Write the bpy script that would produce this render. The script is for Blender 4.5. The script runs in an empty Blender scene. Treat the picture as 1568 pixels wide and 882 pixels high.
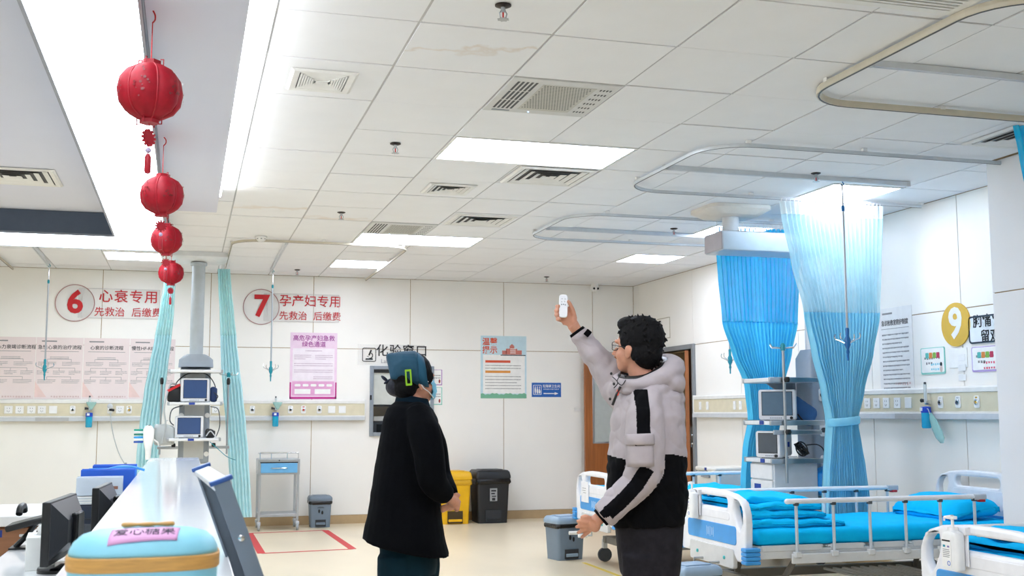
import bpy, bmesh, math, random
from mathutils import Vector, Matrix, Quaternion, Euler
random.seed(7)
scn = bpy.context.scene
COL = scn.collection
pi = math.pi
R = math.radians

# ------------------------------------------------------------------ camera
FPX, CX, CY = 1725.0, 784.0, 441.0
YAW, TILT, ROLL, CH = R(16.08), R(6.33), R(-0.09), 1.32
_r = Vector((math.cos(YAW), -math.sin(YAW), 0)); _f0 = Vector((math.sin(YAW), math.cos(YAW), 0)); _z = Vector((0, 0, 1))
_f = _f0 * math.cos(TILT) + _z * math.sin(TILT); _u = _z * math.cos(TILT) - _f0 * math.sin(TILT)
_r, _u = _r * math.cos(ROLL) + _u * math.sin(ROLL), _u * math.cos(ROLL) - _r * math.sin(ROLL)
cam_d = bpy.data.cameras.new('camera'); cam = bpy.data.objects.new('camera', cam_d); COL.objects.link(cam)
cam_d.sensor_width = 36; cam_d.lens = 36 * FPX / 1568; cam_d.clip_start = .05; cam_d.clip_end = 80
cam_d.dof.use_dof = True; cam_d.dof.focus_distance = 6.5; cam_d.dof.aperture_fstop = 11
M = Matrix((_r, _u, -_f)).transposed().to_4x4(); M.translation = (0, 0, CH); cam.matrix_world = M
scn.camera = cam

# ------------------------------------------------------------------ world, exposure
w = bpy.data.worlds.new('world'); scn.world = w; w.use_nodes = True
w.node_tree.nodes['Background'].inputs[0].default_value = (.9, .95, 1, 1)
w.node_tree.nodes['Background'].inputs[1].default_value = .5
scn.view_settings.view_transform = 'Standard'; scn.view_settings.look = 'None'
scn.view_settings.gamma = 1; scn.view_settings.use_curve_mapping = False
scn.view_settings.exposure = 0.62
LAMP = 13.5          # radiance of the ceiling light panels
CANOPY = 5.0        # radiance of the luminous canopy
COVE = 14.0         # radiance of the cove strip

# ------------------------------------------------------------------ measuring helpers (a pixel of the photo at a known real distance)
def ray(x, y): return _f + _r * ((x - CX) / FPX) - _u * ((y - CY) / FPX)
def on_z(x, y, z): d = ray(x, y); return d * ((z - CH) / d.z) + Vector((0, 0, CH))
def on_y(x, y, Y): d = ray(x, y); return d * (Y / d.y) + Vector((0, 0, CH))
def on_x(x, y, X): d = ray(x, y); return d * (X / d.x) + Vector((0, 0, CH))
YB, XR, CZ = 13.81, 5.65, 2.985       # back wall, right wall, tile ceiling
TX, TY, X0, Y0 = .599, .6354, .917, 4.601

# ------------------------------------------------------------------ materials
def lin(h):
    if isinstance(h, str):
        h = h.lstrip('#'); c = [int(h[i:i + 2], 16) / 255 for i in (0, 2, 4)]
    else: c = [v / 255 for v in h]
    return tuple(v / 12.92 if v <= .04045 else ((v + .055) / 1.055) ** 2.4 for v in c)
MATS = {}
def mat(name, col, rough=.5, metal=0., var=.04, scale=14., bump=0., bscale=60., trans=0., alpha=1., coat=0., subs=0., spec=.5, emit=0., translucent=0., aniso=None):
    if name in MATS: return MATS[name]
    m = bpy.data.materials.new(name); m.use_nodes = True; nt = m.node_tree; N = nt.nodes; L = nt.links
    b = N['Principled BSDF']; c = lin(col)
    tc = N.new('ShaderNodeTexCoord')
    nz = N.new('ShaderNodeTexNoise'); nz.inputs['Scale'].default_value = scale; nz.inputs['Detail'].default_value = 3
    if aniso:
        mp = N.new('ShaderNodeMapping'); mp.inputs['Scale'].default_value = aniso
        L.new(tc.outputs['Object'], mp.inputs[0]); L.new(mp.outputs[0], nz.inputs['Vector'])
    else: L.new(tc.outputs['Object'], nz.inputs['Vector'])
    rp = N.new('ShaderNodeValToRGB')
    rp.color_ramp.elements[0].position = .3; rp.color_ramp.elements[1].position = .7
    rp.color_ramp.elements[0].color = tuple(max(0, v * (1 - var)) for v in c) + (1,)
    rp.color_ramp.elements[1].color = tuple(min(1, v * (1 + var)) for v in c) + (1,)
    L.new(nz.outputs[0], rp.inputs[0]); L.new(rp.outputs[0], b.inputs['Base Color'])
    b.inputs['Roughness'].default_value = rough; b.inputs['Metallic'].default_value = metal
    b.inputs['Specular IOR Level'].default_value = spec
    if coat: b.inputs['Coat Weight'].default_value = coat; b.inputs['Coat Roughness'].default_value = .08
    if trans: b.inputs['Transmission Weight'].default_value = trans
    if subs: b.inputs['Subsurface Weight'].default_value = subs; b.inputs['Subsurface Radius'].default_value = (.01, .004, .002)
    if emit:
        L.new(rp.outputs[0], b.inputs['Emission Color']); b.inputs['Emission Strength'].default_value = emit
    if bump:
        n2 = N.new('ShaderNodeTexNoise'); n2.inputs['Scale'].default_value = bscale; n2.inputs['Detail'].default_value = 4
        L.new(tc.outputs['Object'], n2.inputs['Vector'])
        bp = N.new('ShaderNodeBump'); bp.inputs['Strength'].default_value = bump; bp.inputs['Distance'].default_value = .01
        L.new(n2.outputs[0], bp.inputs['Height']); L.new(bp.outputs[0], b.inputs['Normal'])
    out = N['Material Output']; sh = b.outputs[0]
    if translucent:
        t = N.new('ShaderNodeBsdfTranslucent'); L.new(rp.outputs[0], t.inputs[0])
        mx = N.new('ShaderNodeMixShader'); mx.inputs[0].default_value = translucent
        L.new(sh, mx.inputs[1]); L.new(t.outputs[0], mx.inputs[2]); sh = mx.outputs[0]
    if alpha < 1:
        t = N.new('ShaderNodeBsdfTransparent'); mx = N.new('ShaderNodeMixShader'); mx.inputs[0].default_value = alpha
        L.new(t.outputs[0], mx.inputs[1]); L.new(sh, mx.inputs[2]); sh = mx.outputs[0]
    L.new(sh, out.inputs[0])
    MATS[name] = m; return m
def glow(name, col, strength):
    if name in MATS: return MATS[name]
    m = bpy.data.materials.new(name); m.use_nodes = True; nt = m.node_tree; N = nt.nodes
    b = N['Principled BSDF']; b.inputs['Base Color'].default_value = (.9, .9, .9, 1)
    b.inputs['Emission Color'].default_value = lin(col) + (1,); b.inputs['Emission Strength'].default_value = strength
    b.inputs['Roughness'].default_value = .6
    MATS[name] = m; return m
def stain_tile(name, kind):
    m = mat(name, '#eff0f2', .85, var=.012, scale=5, bump=.05, bscale=220); nt = m.node_tree; N = nt.nodes; L = nt.links
    b = N['Principled BSDF']; src = b.inputs['Base Color'].links[0].from_socket
    tc = N.new('ShaderNodeTexCoord'); nz = N.new('ShaderNodeTexNoise'); nz.inputs['Scale'].default_value = 5; nz.inputs['Detail'].default_value = 6
    L.new(tc.outputs['Object'], nz.inputs['Vector'])
    sp = N.new('ShaderNodeSeparateXYZ'); L.new(tc.outputs['Object'], sp.inputs[0])
    def mth(op, a, b_, v=None):
        n = N.new('ShaderNodeMath'); n.operation = op
        for k, s in enumerate((a, b_)):
            if s is None: continue
            if isinstance(s, (int, float)): n.inputs[k].default_value = s
            else: L.new(s, n.inputs[k])
        return n.outputs[0]
    wob = mth('MULTIPLY', mth('SUBTRACT', nz.outputs[0], .5), .5)
    if kind == 'streak':       # a wandering water line across the tile
        d = mth('ABSOLUTE', mth('ADD', mth('ADD', sp.outputs[1], mth('MULTIPLY', sp.outputs[0], .25)), wob), None)
        wd = .035
    else:                       # an edge blotch
        d = mth('ABSOLUTE', mth('ADD', mth('SUBTRACT', sp.outputs[1], .26 if kind == 'edge' else -.1), wob), None)
        wd = .09
    mr = N.new('ShaderNodeMapRange'); mr.inputs[1].default_value = 0; mr.inputs[2].default_value = wd; mr.inputs[3].default_value = .5; mr.inputs[4].default_value = 0
    L.new(d, mr.inputs[0])
    mx = N.new('ShaderNodeMix'); mx.data_type = 'RGBA'; L.new(mth('MULTIPLY', mr.outputs[0], nz.outputs[0]), mx.inputs[0])
    L.new(src, mx.inputs[6]); mx.inputs[7].default_value = lin('#c9a878') + (1,)
    L.new(mx.outputs[2], b.inputs['Base Color'])
    return m

# ------------------------------------------------------------------ mesh builder
class MB:
    def __init__(s): s.v, s.f, s.m = [], [], []
    def add(s, vs, fs, m=0):
        o = len(s.v); s.v += [tuple(v) for v in vs]
        for f in fs: s.f.append([i + o for i in f]); s.m.append(m)
        return s
    def box(s, x0, x1, y0, y1, z0, z1, m=0, T=None):
        vs = [Vector(p) for p in ((x0, y0, z0), (x1, y0, z0), (x1, y1, z0), (x0, y1, z0), (x0, y0, z1), (x1, y0, z1), (x1, y1, z1), (x0, y1, z1))]
        if T is not None: vs = [T @ v for v in vs]
        return s.add(vs, [(0, 3, 2, 1), (4, 5, 6, 7), (0, 1, 5, 4), (1, 2, 6, 5), (2, 3, 7, 6), (3, 0, 4, 7)], m)
    def loft(s, rings, m=0, cap=True, closed=False):
        n = len(rings[0]); vs = [p for r in rings for p in r]; fs = []
        K = len(rings)
        for k in range(K if closed else K - 1):
            a, b = k * n, ((k + 1) % K) * n
            for i in range(n): j = (i + 1) % n; fs.append((a + i, a + j, b + j, b + i))
        if cap and not closed:
            fs.append(tuple(reversed(range(n)))); fs.append(tuple(range((K - 1) * n, K * n)))
        return s.add(vs, fs, m)
    def tube(s, path, r, seg=8, m=0, closed=False, flat=1.0, up=None):
        P = [Vector(p) for p in path]; n = len(P)
        rs = r if isinstance(r, (list, tuple)) else [r] * n
        T = []
        for i in range(n):
            if closed: d = P[(i + 1) % n] - P[i - 1]
            else: d = P[min(i + 1, n - 1)] - P[max(i - 1, 0)]
            T.append(d.normalized() if d.length > 1e-9 else Vector((0, 0, 1)))
        u = Vector(up) if up else (Vector((0, 0, 1)) if abs(T[0].z) < .9 else Vector((0, 1, 0)))
        u = (u - T[0] * u.dot(T[0])).normalized(); rings = []
        for i in range(n):
            if i: u = (u - T[i] * u.dot(T[i])); u = u.normalized() if u.length > 1e-6 else T[i].orthogonal().normalized()
            w_ = T[i].cross(u)
            rings.append([P[i] + (u * math.cos(2 * pi * k / seg) * rs[i] * flat + w_ * math.sin(2 * pi * k / seg) * rs[i]) for k in range(seg)])
        return s.loft(rings, m, True, closed)
    def lathe(s, prof, c=(0, 0, 0), seg=16, m=0, T=None, axis='z'):
        rings = []
        for r_, z in prof:
            ring = []
            for k in range(seg):
                a = 2 * pi * k / seg; x, y = r_ * math.cos(a), r_ * math.sin(a)
                p = Vector((x, y, z)) if axis == 'z' else (Vector((x, -z, y)) if axis == 'y' else Vector((z, x, y)))
                if T is not None: p = T @ p
                ring.append(p + Vector(c))
            rings.append(ring)
        return s.loft(rings, m)
    def ell(s, c, r, T=None, seg=14, m=0):
        if isinstance(r, (int, float)): r = (r, r, r)
        c = Vector(c); rings = []
        for i in range(1, seg // 2 + 1):
            th = pi * (i - .5) / (seg // 2)
            ring = []
            for k in range(seg):
                a = 2 * pi * k / seg
                p = Vector((r[0] * math.sin(th) * math.cos(a), r[1] * math.sin(th) * math.sin(a), -r[2] * math.cos(th)))
                if T is not None: p = T @ p
                ring.append(c + p)
            rings.append(ring)
        return s.loft(rings, m)
    def prism(s, poly, d0, d1, axis='y', m=0, T=None):
        def P(a, b, d):
            v = Vector((a, d, b)) if axis == 'y' else (Vector((d, a, b)) if axis == 'x' else Vector((a, b, d)))
            return T @ v if T is not None else v
        return s.loft([[P(a, b, d0) for a, b in poly], [P(a, b, d1) for a, b in poly]], m)
    def mesh(s, name):
        me = bpy.data.meshes.new(name); me.from_pydata(s.v, [], s.f); me.polygons.foreach_set('material_index', s.m); me.update()
        bm = bmesh.new(); bm.from_mesh(me); bmesh.ops.recalc_face_normals(bm, faces=bm.faces); bm.to_mesh(me); bm.free()
        return me
    def build(s, name, mats, parent=None, smooth=False, bevel=0, loc=None, rot=None, seg=2):
        me = s.mesh(name); return link(name, me, mats, parent, smooth, bevel, loc, rot, seg)
def link(name, me, mats, parent=None, smooth=False, bevel=0, loc=None, rot=None, seg=2):
    if not isinstance(mats, (list, tuple)): mats = [mats]
    for m in mats: me.materials.append(m)
    o = bpy.data.objects.new(name, me); COL.objects.link(o)
    if parent: o.parent = parent
    if loc is not None: o.location = loc
    if rot is not None: o.rotation_euler = rot
    if smooth:
        me.polygons.foreach_set('use_smooth', [True] * len(me.polygons))
        if smooth != 'all':
            me.set_sharp_from_angle(angle=R(smooth if smooth is not True else 40))
    if bevel:
        b = o.modifiers.new('edge', 'BEVEL'); b.width = bevel; b.segments = seg; b.limit_method = 'ANGLE'; b.angle_limit = R(35)
        me.polygons.foreach_set('use_smooth', [True] * len(me.polygons)); me.set_sharp_from_angle(angle=R(50))
    return o
def tag(o, label=None, cat=None, group=None, kind=None):
    if label: o['label'] = label
    if cat: o['category'] = cat
    if group: o['group'] = group
    if kind: o['kind'] = kind
    return o
def root(name, label, cat, loc=(0, 0, 0), rz=0., group=None):
    o = bpy.data.objects.new(name, None); COL.objects.link(o); o.empty_display_size = .1
    o.location = loc; o.rotation_euler = (0, 0, rz); return tag(o, label, cat, group)
def struct(o): o['kind'] = 'structure'; return o
def copy_tree(o, parent=None):
    c = o.copy(); COL.objects.link(c); c.parent = parent
    for ch in list(o.children): copy_tree(ch, c)
    return c
BAKE = bpy.data.scenes.new('bake')        # scratch scene for evaluating modifiers, removed at the end
def evaluated(o):
    with bpy.context.temp_override(scene=BAKE, view_layer=BAKE.view_layers[0]):
        dg = bpy.context.evaluated_depsgraph_get(); dg.update()
        return bpy.data.meshes.new_from_object(o.evaluated_get(dg), depsgraph=dg)
def from_curve(name, cu, mats, parent=None, T=None, smooth=40):
    t = bpy.data.objects.new('tmp', cu); BAKE.collection.objects.link(t); me = evaluated(t); bpy.data.objects.remove(t); bpy.data.curves.remove(cu)
    if T is not None: me.transform(T)
    me.materials.clear(); me.name = name
    return link(name, me, mats, parent, smooth)
UPRIGHT = Matrix.Rotation(pi / 2, 4, 'X')
def text(name, s, size, m, parent, x=0, z=0, y=-.002, bold=.0, align='CENTER', T=None, sx=1., thick=.0004, space=1.0):
    cu = bpy.data.curves.new('txt', 'FONT'); cu.body = s; cu.size = size; cu.align_x = align; cu.align_y = 'CENTER'
    cu.extrude = thick; cu.offset = bold * size; cu.resolution_u = 3; cu.space_character = space
    TT = T if T is not None else Matrix.Translation((x, y, z)) @ UPRIGHT @ Matrix.Diagonal((sx, 1, 1, 1))
    return from_curve(name, cu, m, parent, TT)
def plate(name, loops, thick, m, parent=None, T=None, bevel=0., res=1):
    """flat board cut from closed outlines (the later ones are holes); lies in local XZ, centred on y = 0"""
    cu = bpy.data.curves.new('plate', 'CURVE'); cu.dimensions = '2D'; cu.fill_mode = 'BOTH'
    cu.extrude = max(thick / 2 - bevel, 1e-5); cu.bevel_depth = bevel; cu.bevel_resolution = res
    if bevel: cu.offset = -bevel
    for lp in loops:
        s = cu.splines.new('POLY'); s.points.add(len(lp) - 1); s.use_cyclic_u = True
        for p, (a, b) in zip(s.points, lp): p.co = (a, b, 0, 1)
    return from_curve(name, cu, m, parent, (T if T is not None else Matrix()) @ UPRIGHT)
def rrect(x0, x1, z0, z1, r, n=4):
    pts = []
    for cx, cz, a0 in ((x1 - r, z0 + r, -90), (x1 - r, z1 - r, 0), (x0 + r, z1 - r, 90), (x0 + r, z0 + r, 180)):
        for k in range(n + 1): a = R(a0 + 90 * k / n); pts.append((cx + r * math.cos(a), cz + r * math.sin(a)))
    return pts
def circ(cx, cz, r, n=24, rz=None): return [(cx + r * math.cos(2 * pi * k / n), cz + (rz or r) * math.sin(2 * pi * k / n)) for k in range(n)]
def smoothpath(P, n=6, closed=False):
    P = [Vector(p) for p in P]; out = []; K = len(P)
    for i in range(K if closed else K - 1):
        g = (lambda k: P[k % K]) if closed else (lambda k: P[max(0, min(K - 1, k))])
        a, b, c, d = g(i - 1), g(i), g(i + 1), g(i + 2)
        for k in range(n):
            t = k / n; out.append(.5 * ((2 * b) + (c - a) * t + (2 * a - 5 * b + 4 * c - d) * t * t + (3 * b - a - 3 * c + d) * t ** 3))
    if not closed: out.append(P[-1])
    return out
def voxel(mb, name, vox, smooth=4, fac=.5):
    me = mb.mesh(name); o = bpy.data.objects.new('tmp', me); BAKE.collection.objects.link(o)
    r = o.modifiers.new('r', 'REMESH'); r.mode = 'VOXEL'; r.voxel_size = vox
    if smooth: s = o.modifiers.new('s', 'SMOOTH'); s.iterations = smooth; s.factor = fac
    out = evaluated(o); bpy.data.objects.remove(o); bpy.data.meshes.remove(me); out.name = name; out.materials.clear()
    return out

# ------------------------------------------------------------------ palette
WALLP = mat('ivory wall panel', '#f6f3ec', .35, var=.012, scale=3)
COLP = mat('grey white column panel', '#ebecee', .35, var=.012, scale=3)
JOINT = mat('tan panel joint', '#b39b78', .6)
TILE = mat('white mineral tile', '#eff0f2', .85, var=.012, scale=5, bump=.05, bscale=220)
TBAR = mat('painted steel runner', '#b9b9ba', .45)
GYPS = mat('painted gypsum', '#d9dcea', .8, var=.01, scale=2)
WHITE = mat('white enamel', '#f0f0ee', .35)
OFFW = mat('off white plastic', '#e8e7e2', .4)
LGREY = mat('light grey plastic', '#c9cccf', .4)
MGREY = mat('mid grey plastic', '#8d949b', .45)
DGREY = mat('dark grey plastic', '#45494e', .45)
BLACK = mat('black plastic', '#121315', .4)
BLACKG = mat('glossy black', '#0c0d10', .15)
STEEL = mat('brushed steel', '#b8bcc0', .3, 1., aniso=(1, 40, 1))
CHROME = mat('chrome', '#d8dadc', .12, 1.)
ALU = mat('anodised aluminium', '#d6dade', .4, .35)
ALUP = mat('pale aluminium track', '#cfd2cf', .4, .3)
TAN = mat('beige fascia', '#d9d0b4', .45)
RED = mat('red print', '#c8171e', .5)
DRED = mat('red tape', '#c93a3c', .6)
BLUE = mat('sign blue', '#1c5fb4', .45)
NAVY = mat('navy sticker', '#1f3f9a', .5)
TEAL = mat('teal plastic', '#1593a3', .4)
INK = mat('black ink', '#1a1a1c', .6)
GINK = mat('grey fine print', '#8c8a8a', .7)
PAPER = mat('white paper', '#f4f3ef', .7)
ACRY = mat('clear acrylic', '#fbfbfa', .12, alpha=.12)
WOOD = mat('orange brown door veneer', '#a2602f', .4, var=.22, scale=3, aniso=(12, 12, .7))
GLASS = mat('clear glass', '#dfe9ea', .05, alpha=.25)
SCREEN = mat('dark blue screen', '#3a5380', .15, var=.1, scale=3)
SHEET = mat('bright cyan bed sheet', '#00c2ff', .8, spec=.15, var=.05, bump=.25, bscale=16)
BEDBLUE = mat('blue board insert', '#3f9be0', .35)
ABS = mat('white bed plastic', '#eeeef0', .3)
BEDFR = mat('grey white bed steel', '#dcdcda', .4)
# ================================================================== THE ROOM
FLOORM = mat('cream vinyl floor', '#e6d6b8', .28, var=.06, scale=1.4, bump=.02, bscale=8, aniso=(1, .5, 1))
struct(MB().box(-6, 8.2, -4, YB + .5, -.1, 0).build('floor', FLOORM))
# ceiling: slab with tiles and runners hung under it
ceil = struct(MB().box(-6, 8.2, -4, YB + .5, 3.02, 3.15).build('ceiling', GYPS))
lights_cells = {(1, 3): 2, (1, 9): 2, (1, 12): 1, (6, 10): 1, (6, 4): 1, (-3, 12): 1, (6, 7): 1, (1, -3): 2}
units = {(1, 1), (1, 8)}
skip = set(units)
for (i, j), n in lights_cells.items():
    for k in range(n): skip.add((i + k, j))
tile_me = MB().box(-(TX - .012) / 2, (TX - .012) / 2, -(TY - .012) / 2, (TY - .012) / 2, 0, .014).mesh('tile'); tile_me.materials.append(TILE)
stains = {(0, 0): 'streak', (0, 7): 'edge', (-1, 7): 'blotch'}
for j in range(-3, 15):
    for i in range(-5, 8):
        x, y = X0 + i * TX, Y0 + j * TY
        if (i, j) in skip: continue
        if i <= -3 and j < 10: continue
        if i == 7 and j == 1: continue
        cut = (i == 7) or (j == 14) or (i == -2 and j < 10)
        if cut:
            xa, xb, ya, yb = x + .006, x + TX - .006, y + .006, y + TY - .006
            if i == 7: xb = XR - .004
            if j == 14: yb = YB - .004
            if i == 7 and j == 2: ya = 6.28
            if i == -2 and j < 10: xa = -.185
            MB().box(xa, xb, ya, yb, CZ, CZ + .014).build('tile', TILE, ceil)
        else:
            if (i, j) in stains:
                me = tile_me.copy(); me.materials.clear(); me.materials.append(stain_tile('stained tile ' + stains[(i, j)], stains[(i, j)]))
            else: me = tile_me
            o = bpy.data.objects.new('tile', me); COL.objects.link(o); o.parent = ceil; o.location = (x + TX / 2, y + TY / 2, CZ + random.choice((0, 0, 0, .002, .003)))
for i in range(-4, 8):
    x = X0 + i * TX
    y0 = 10.95 if i <= -2 else (6.28 if i == 7 else Y0 - 3 * TY)
    MB().box(x - .012, x + .012, y0, YB - .002, CZ + .005, CZ + .03).build('runner', TBAR, ceil)
for j in range(-2, 15):
    y = Y0 + j * TY
    MB().box((-.19 if j < 10 else -2.08), (5.12 if j in (1, 2) else XR - .002), y - .012, y + .012, CZ + .006, CZ + .028).build('cross_runner', TBAR, ceil)

# back wall: backing plus separate panels (1.21 m wide, joint at 2.10 m)
# opening of the laboratory hatch
HX0, HX1 = on_y(566, 600, YB).x, on_y(566, 600, YB).x + .80
HZ0, HZ1 = on_y(566, 668, YB).z, on_y(566, 560, YB).z
def wall_panels(parent, along, edges, zs, put, m, holes=()):
    for a0, a1 in zip(edges[:-1], edges[1:]):
        for z0, z1 in zip(zs[:-1], zs[1:]):
            rects = [(a0 + .004, a1 - .004, z0 + .004, z1 - .004)]
            for (h0, h1, g0, g1) in holes:
                nr = []
                for (p0, p1, q0, q1) in rects:
                    if h1 <= p0 or h0 >= p1 or g1 <= q0 or g0 >= q1: nr.append((p0, p1, q0, q1)); continue
                    if q1 > g1: nr.append((p0, p1, g1, q1))
                    if q0 < g0: nr.append((p0, p1, q0, g0))
                    lo, hi = max(q0, g0), min(q1, g1)
                    if p0 < h0: nr.append((p0, h0, lo, hi))
                    if p1 > h1: nr.append((h1, p1, lo, hi))
                rects = nr
            mb = MB()
            for q in rects: put(mb, *q)
            if mb.v: mb.build('panel', m, parent)
wb_ = MB()
for q in ((-6, HX0, 0, 3.02), (HX1, 8.2, 0, 3.02), (HX0, HX1, 0, HZ0), (HX0, HX1, HZ1, 3.02)): wb_.box(q[0], q[1], YB + .008, YB + .3, q[2], q[3])
wall_back = struct(wb_.build('wall_back', JOINT))
wall_panels(wall_back, 'x', [-6, -3.38, -2.17, -.965, .25, 1.462, 2.66, 3.87, 5.076, XR], [.1, 2.105, CZ], lambda mb, a, b, c, d: mb.box(a, b, YB, YB + .012, c, d), WALLP, [(HX0, HX1, HZ0, HZ1)])
struct(MB().box(-6, XR, YB - .014, YB + .01, 0, .1).build('baseboard_back', mat('tan vinyl skirting', '#bda27a', .4)))
# right wall with the double door
DY0, DY1, DZ = 12.0, 13.62, 2.06
wr_ = MB()
for q in ((-4, DY0, 0, 3.02), (DY1, YB + .3, 0, 3.02), (DY0, DY1, DZ, 3.02)): wr_.box(XR + .008, XR + .2, q[0], q[1], q[2], q[3])
wall_right = struct(wr_.build('wall_right', JOINT))
wall_panels(wall_right, 'y', [-4, 1.2, 2.4, 3.6, 4.8, 6.0, 7.26, 8.45, 9.65, 10.83, DY0, DY1, YB], [.1, 2.105, CZ], lambda mb, a, b, c, d: mb.box(XR, XR + .012, a, b, c, d), WALLP, [(DY0, DY1, 0, DZ)])
struct(MB().box(XR - .014, XR + .01, 6.27, DY0 - .06, 0, .1).build('baseboard_right', MATS['tan vinyl skirting']))
# column standing out from the right wall
colw = struct(MB().box(5.142, XR, 5.4, 6.262, 0, 3.0).build('wall_column', JOINT))
for z0, z1 in ((.1, 2.105), (2.105, CZ)):
    for a, b in ((5.4, 6.262),): MB().box(5.13, 5.145, a + .003, b - .003, z0 + .004, z1 - .004).build('panel', COLP, colw)
    MB().box(5.134, XR - .004, 6.258, 6.272, z0 + .004, z1 - .004).build('panel', COLP, colw)
    MB().box(5.134, XR - .004, 5.39, 5.404, z0 + .004, z1 - .004).build('panel', COLP, colw)
struct(MB().box(-6.2, -6, -4, YB + .5, 0, 3.02).build('wall_left', WALLP))
struct(MB().box(-6, 8.2, -4.2, -4, 0, 3.02).build('wall_front', WALLP))
# corridor seen through the door
struct(MB().box(8.0, 8.2, 10.5, YB + .5, 0, 3.02).build('wall_corridor', WALLP))
struct(MB().box(5.9, 8.0, YB + .3, YB + .5, 0, 3.02).build('wall_corridor_end', WALLP))
struct(MB().box(5.86, 8.0, 10.3, 10.5, 0, 3.02).build('wall_corridor_near', WALLP))

# door
door = bpy.data.objects.new('door_1', None); COL.objects.link(door); struct(door)
fm = MB()
fm.box(XR - .03, XR + .12, DY0 - .055, DY0, 0, DZ + .055); fm.box(XR - .03, XR + .12, DY1, DY1 + .055, 0, DZ + .055); fm.box(XR - .03, XR + .12, DY0, DY1, DZ, DZ + .055)
fm.build('door_frame', mat('grey steel frame', '#8e9296', .4, .4), door, bevel=.004)
def leaf(hx, hy, ang, width, glass, near_handle):
    # local x runs along the leaf from its hinge
    T = Matrix.Translation((hx, hy, 0)) @ Matrix.Rotation(ang, 4, 'Z')
    lp = [[(0, .02), (width, .02), (width, DZ - .015), (0, DZ - .015)]]
    if glass: lp.append(list(reversed(rrect(glass[0], glass[1], glass[2], glass[3], .01))))
    lf = plate('door_leaf', lp, .045, WOOD, door, T)
    if glass:
        gp = MB().box(glass[0] - .004, glass[1] + .004, -.006, .006, glass[2] - .004, glass[3] + .004, T=T).build('vision_glass', mat('frosted door glass', '#cfd6d2', .35, alpha=.8), lf)
        b = MB()
        for q in ((glass[0] - .02, glass[0], glass[2] - .02, glass[3] + .02), (glass[1], glass[1] + .02, glass[2] - .02, glass[3] + .02), (glass[0], glass[1], glass[2] - .02, glass[2]), (glass[0], glass[1], glass[3], glass[3] + .02)):
            b.box(q[0], q[1], -.028, .028, q[2], q[3], T=T)
        b.build('glazing_bead', STEEL, lf, bevel=.003)
    if near_handle:
        h = MB(); hx_ = width - .07
        for s in (-1, 1):
            h.box(hx_ - .02, hx_ + .02, s * .024, s * .032, .92, 1.16, T=T)
            h.tube([T @ Vector((hx_, s * .03, 1.06)), T @ Vector((hx_, s * .075, 1.06)), T @ Vector((hx_ - .13, s * .078, 1.06))], .01)
            h.tube([T @ Vector((hx_, s * .03, .96)), T @ Vector((hx_, s * .055, .96))], .014)
        h.build('lever_handle', CHROME, lf, smooth=True)
    return lf
leaf(5.60, 13.66, pi, .70, (.13, .58, .95, 1.88), False)            # swung fully open along the back wall
leaf(6.06, 12.80, pi + R(57), .80, (.3, .5, .95, 1.85), True)       # ajar, its free edge towards the room

# hatch window to the laboratory
win = bpy.data.objects.new('window_1', None); COL.objects.link(win); struct(win)
HM = (HX0 + HX1) / 2; HR = .56 * (HZ1 - HZ0) + HZ0
fr = MB(); t_ = .045
SILV = mat('silver window frame', '#9aa1a9', .35, .5)
for q in ((HX0, HX0 + t_, HZ0, HZ1), (HX1 - t_, HX1, HZ0, HZ1), (HX0 + t_, HX1 - t_, HZ1 - t_, HZ1), (HX0 + t_, HX1 - t_, HZ0, HZ0 + t_)):
    fr.box(q[0], q[1], YB - .03, YB + .08, q[2], q[3])
fr.build('window_frame', SILV, win, bevel=.004)
MB().box(HX0 + t_, HX1 - t_, YB - .01, YB + .03, HZ1 - t_ - .04, HZ1 - t_).build('blind_box', BLACK, win)
MB().box(HX0 + t_, HX1 - t_, YB + .0, YB + .03, HZ0 + .36, HZ0 + .385).build('sill_rail', BLACK, win)
MB().box(HX0 + t_, HX1 - t_, YB + .01, YB + .018, HZ0 + .385, HZ1 - t_ - .04).build('pane', mat('frosted hatch glass', '#dfe2da', .3, alpha=.75), win)
MB().box(HX0 - .002, HX0 + .02, YB - .045, YB - .03, HZ0 + .44, HZ0 + .5).build('latch', BLACK, win)
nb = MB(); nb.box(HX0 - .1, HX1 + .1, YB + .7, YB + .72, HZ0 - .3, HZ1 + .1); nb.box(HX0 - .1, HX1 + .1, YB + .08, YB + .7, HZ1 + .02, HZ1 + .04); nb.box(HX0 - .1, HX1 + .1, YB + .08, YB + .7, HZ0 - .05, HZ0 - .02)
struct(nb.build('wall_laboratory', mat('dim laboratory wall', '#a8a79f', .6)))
lab = root('laboratory_analyser', 'dark bench analyser inside the laboratory hatch', 'analyser', (HX0 + .28, YB + .4, HZ0 - .018))
MB().box(-.2, .2, -.15, .15, 0, .2).build('housing', DGREY, lab, bevel=.02)
MB().box(-.19, .19, -.158, -.145, .2, .26).build('lid', OFFW, lab, bevel=.01)
MB().box(-.15, -.02, -.162, -.15, .06, .16).build('door_panel', BLACKG, lab)

# lowered gypsum beam with its cove strip
bm_ = struct(MB().box(-.198, .19, -2.5, 9.1, 2.90, CZ - .002).build('ceiling_beam', GYPS))
cv = root('cove_light', 'bright cove strip glowing along the edge of the gypsum ceiling beam', 'lamp', (0, 0, 0))
MB().box(.192, .206, -2.4, 8.5, 2.915, 2.955).build('led_diffuser', glow('cove glow', '#f6faff', COVE), cv)
MB().box(.190, .194, -2.42, 8.52, 2.91, 2.96).build('channel', ALU, cv)

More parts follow.
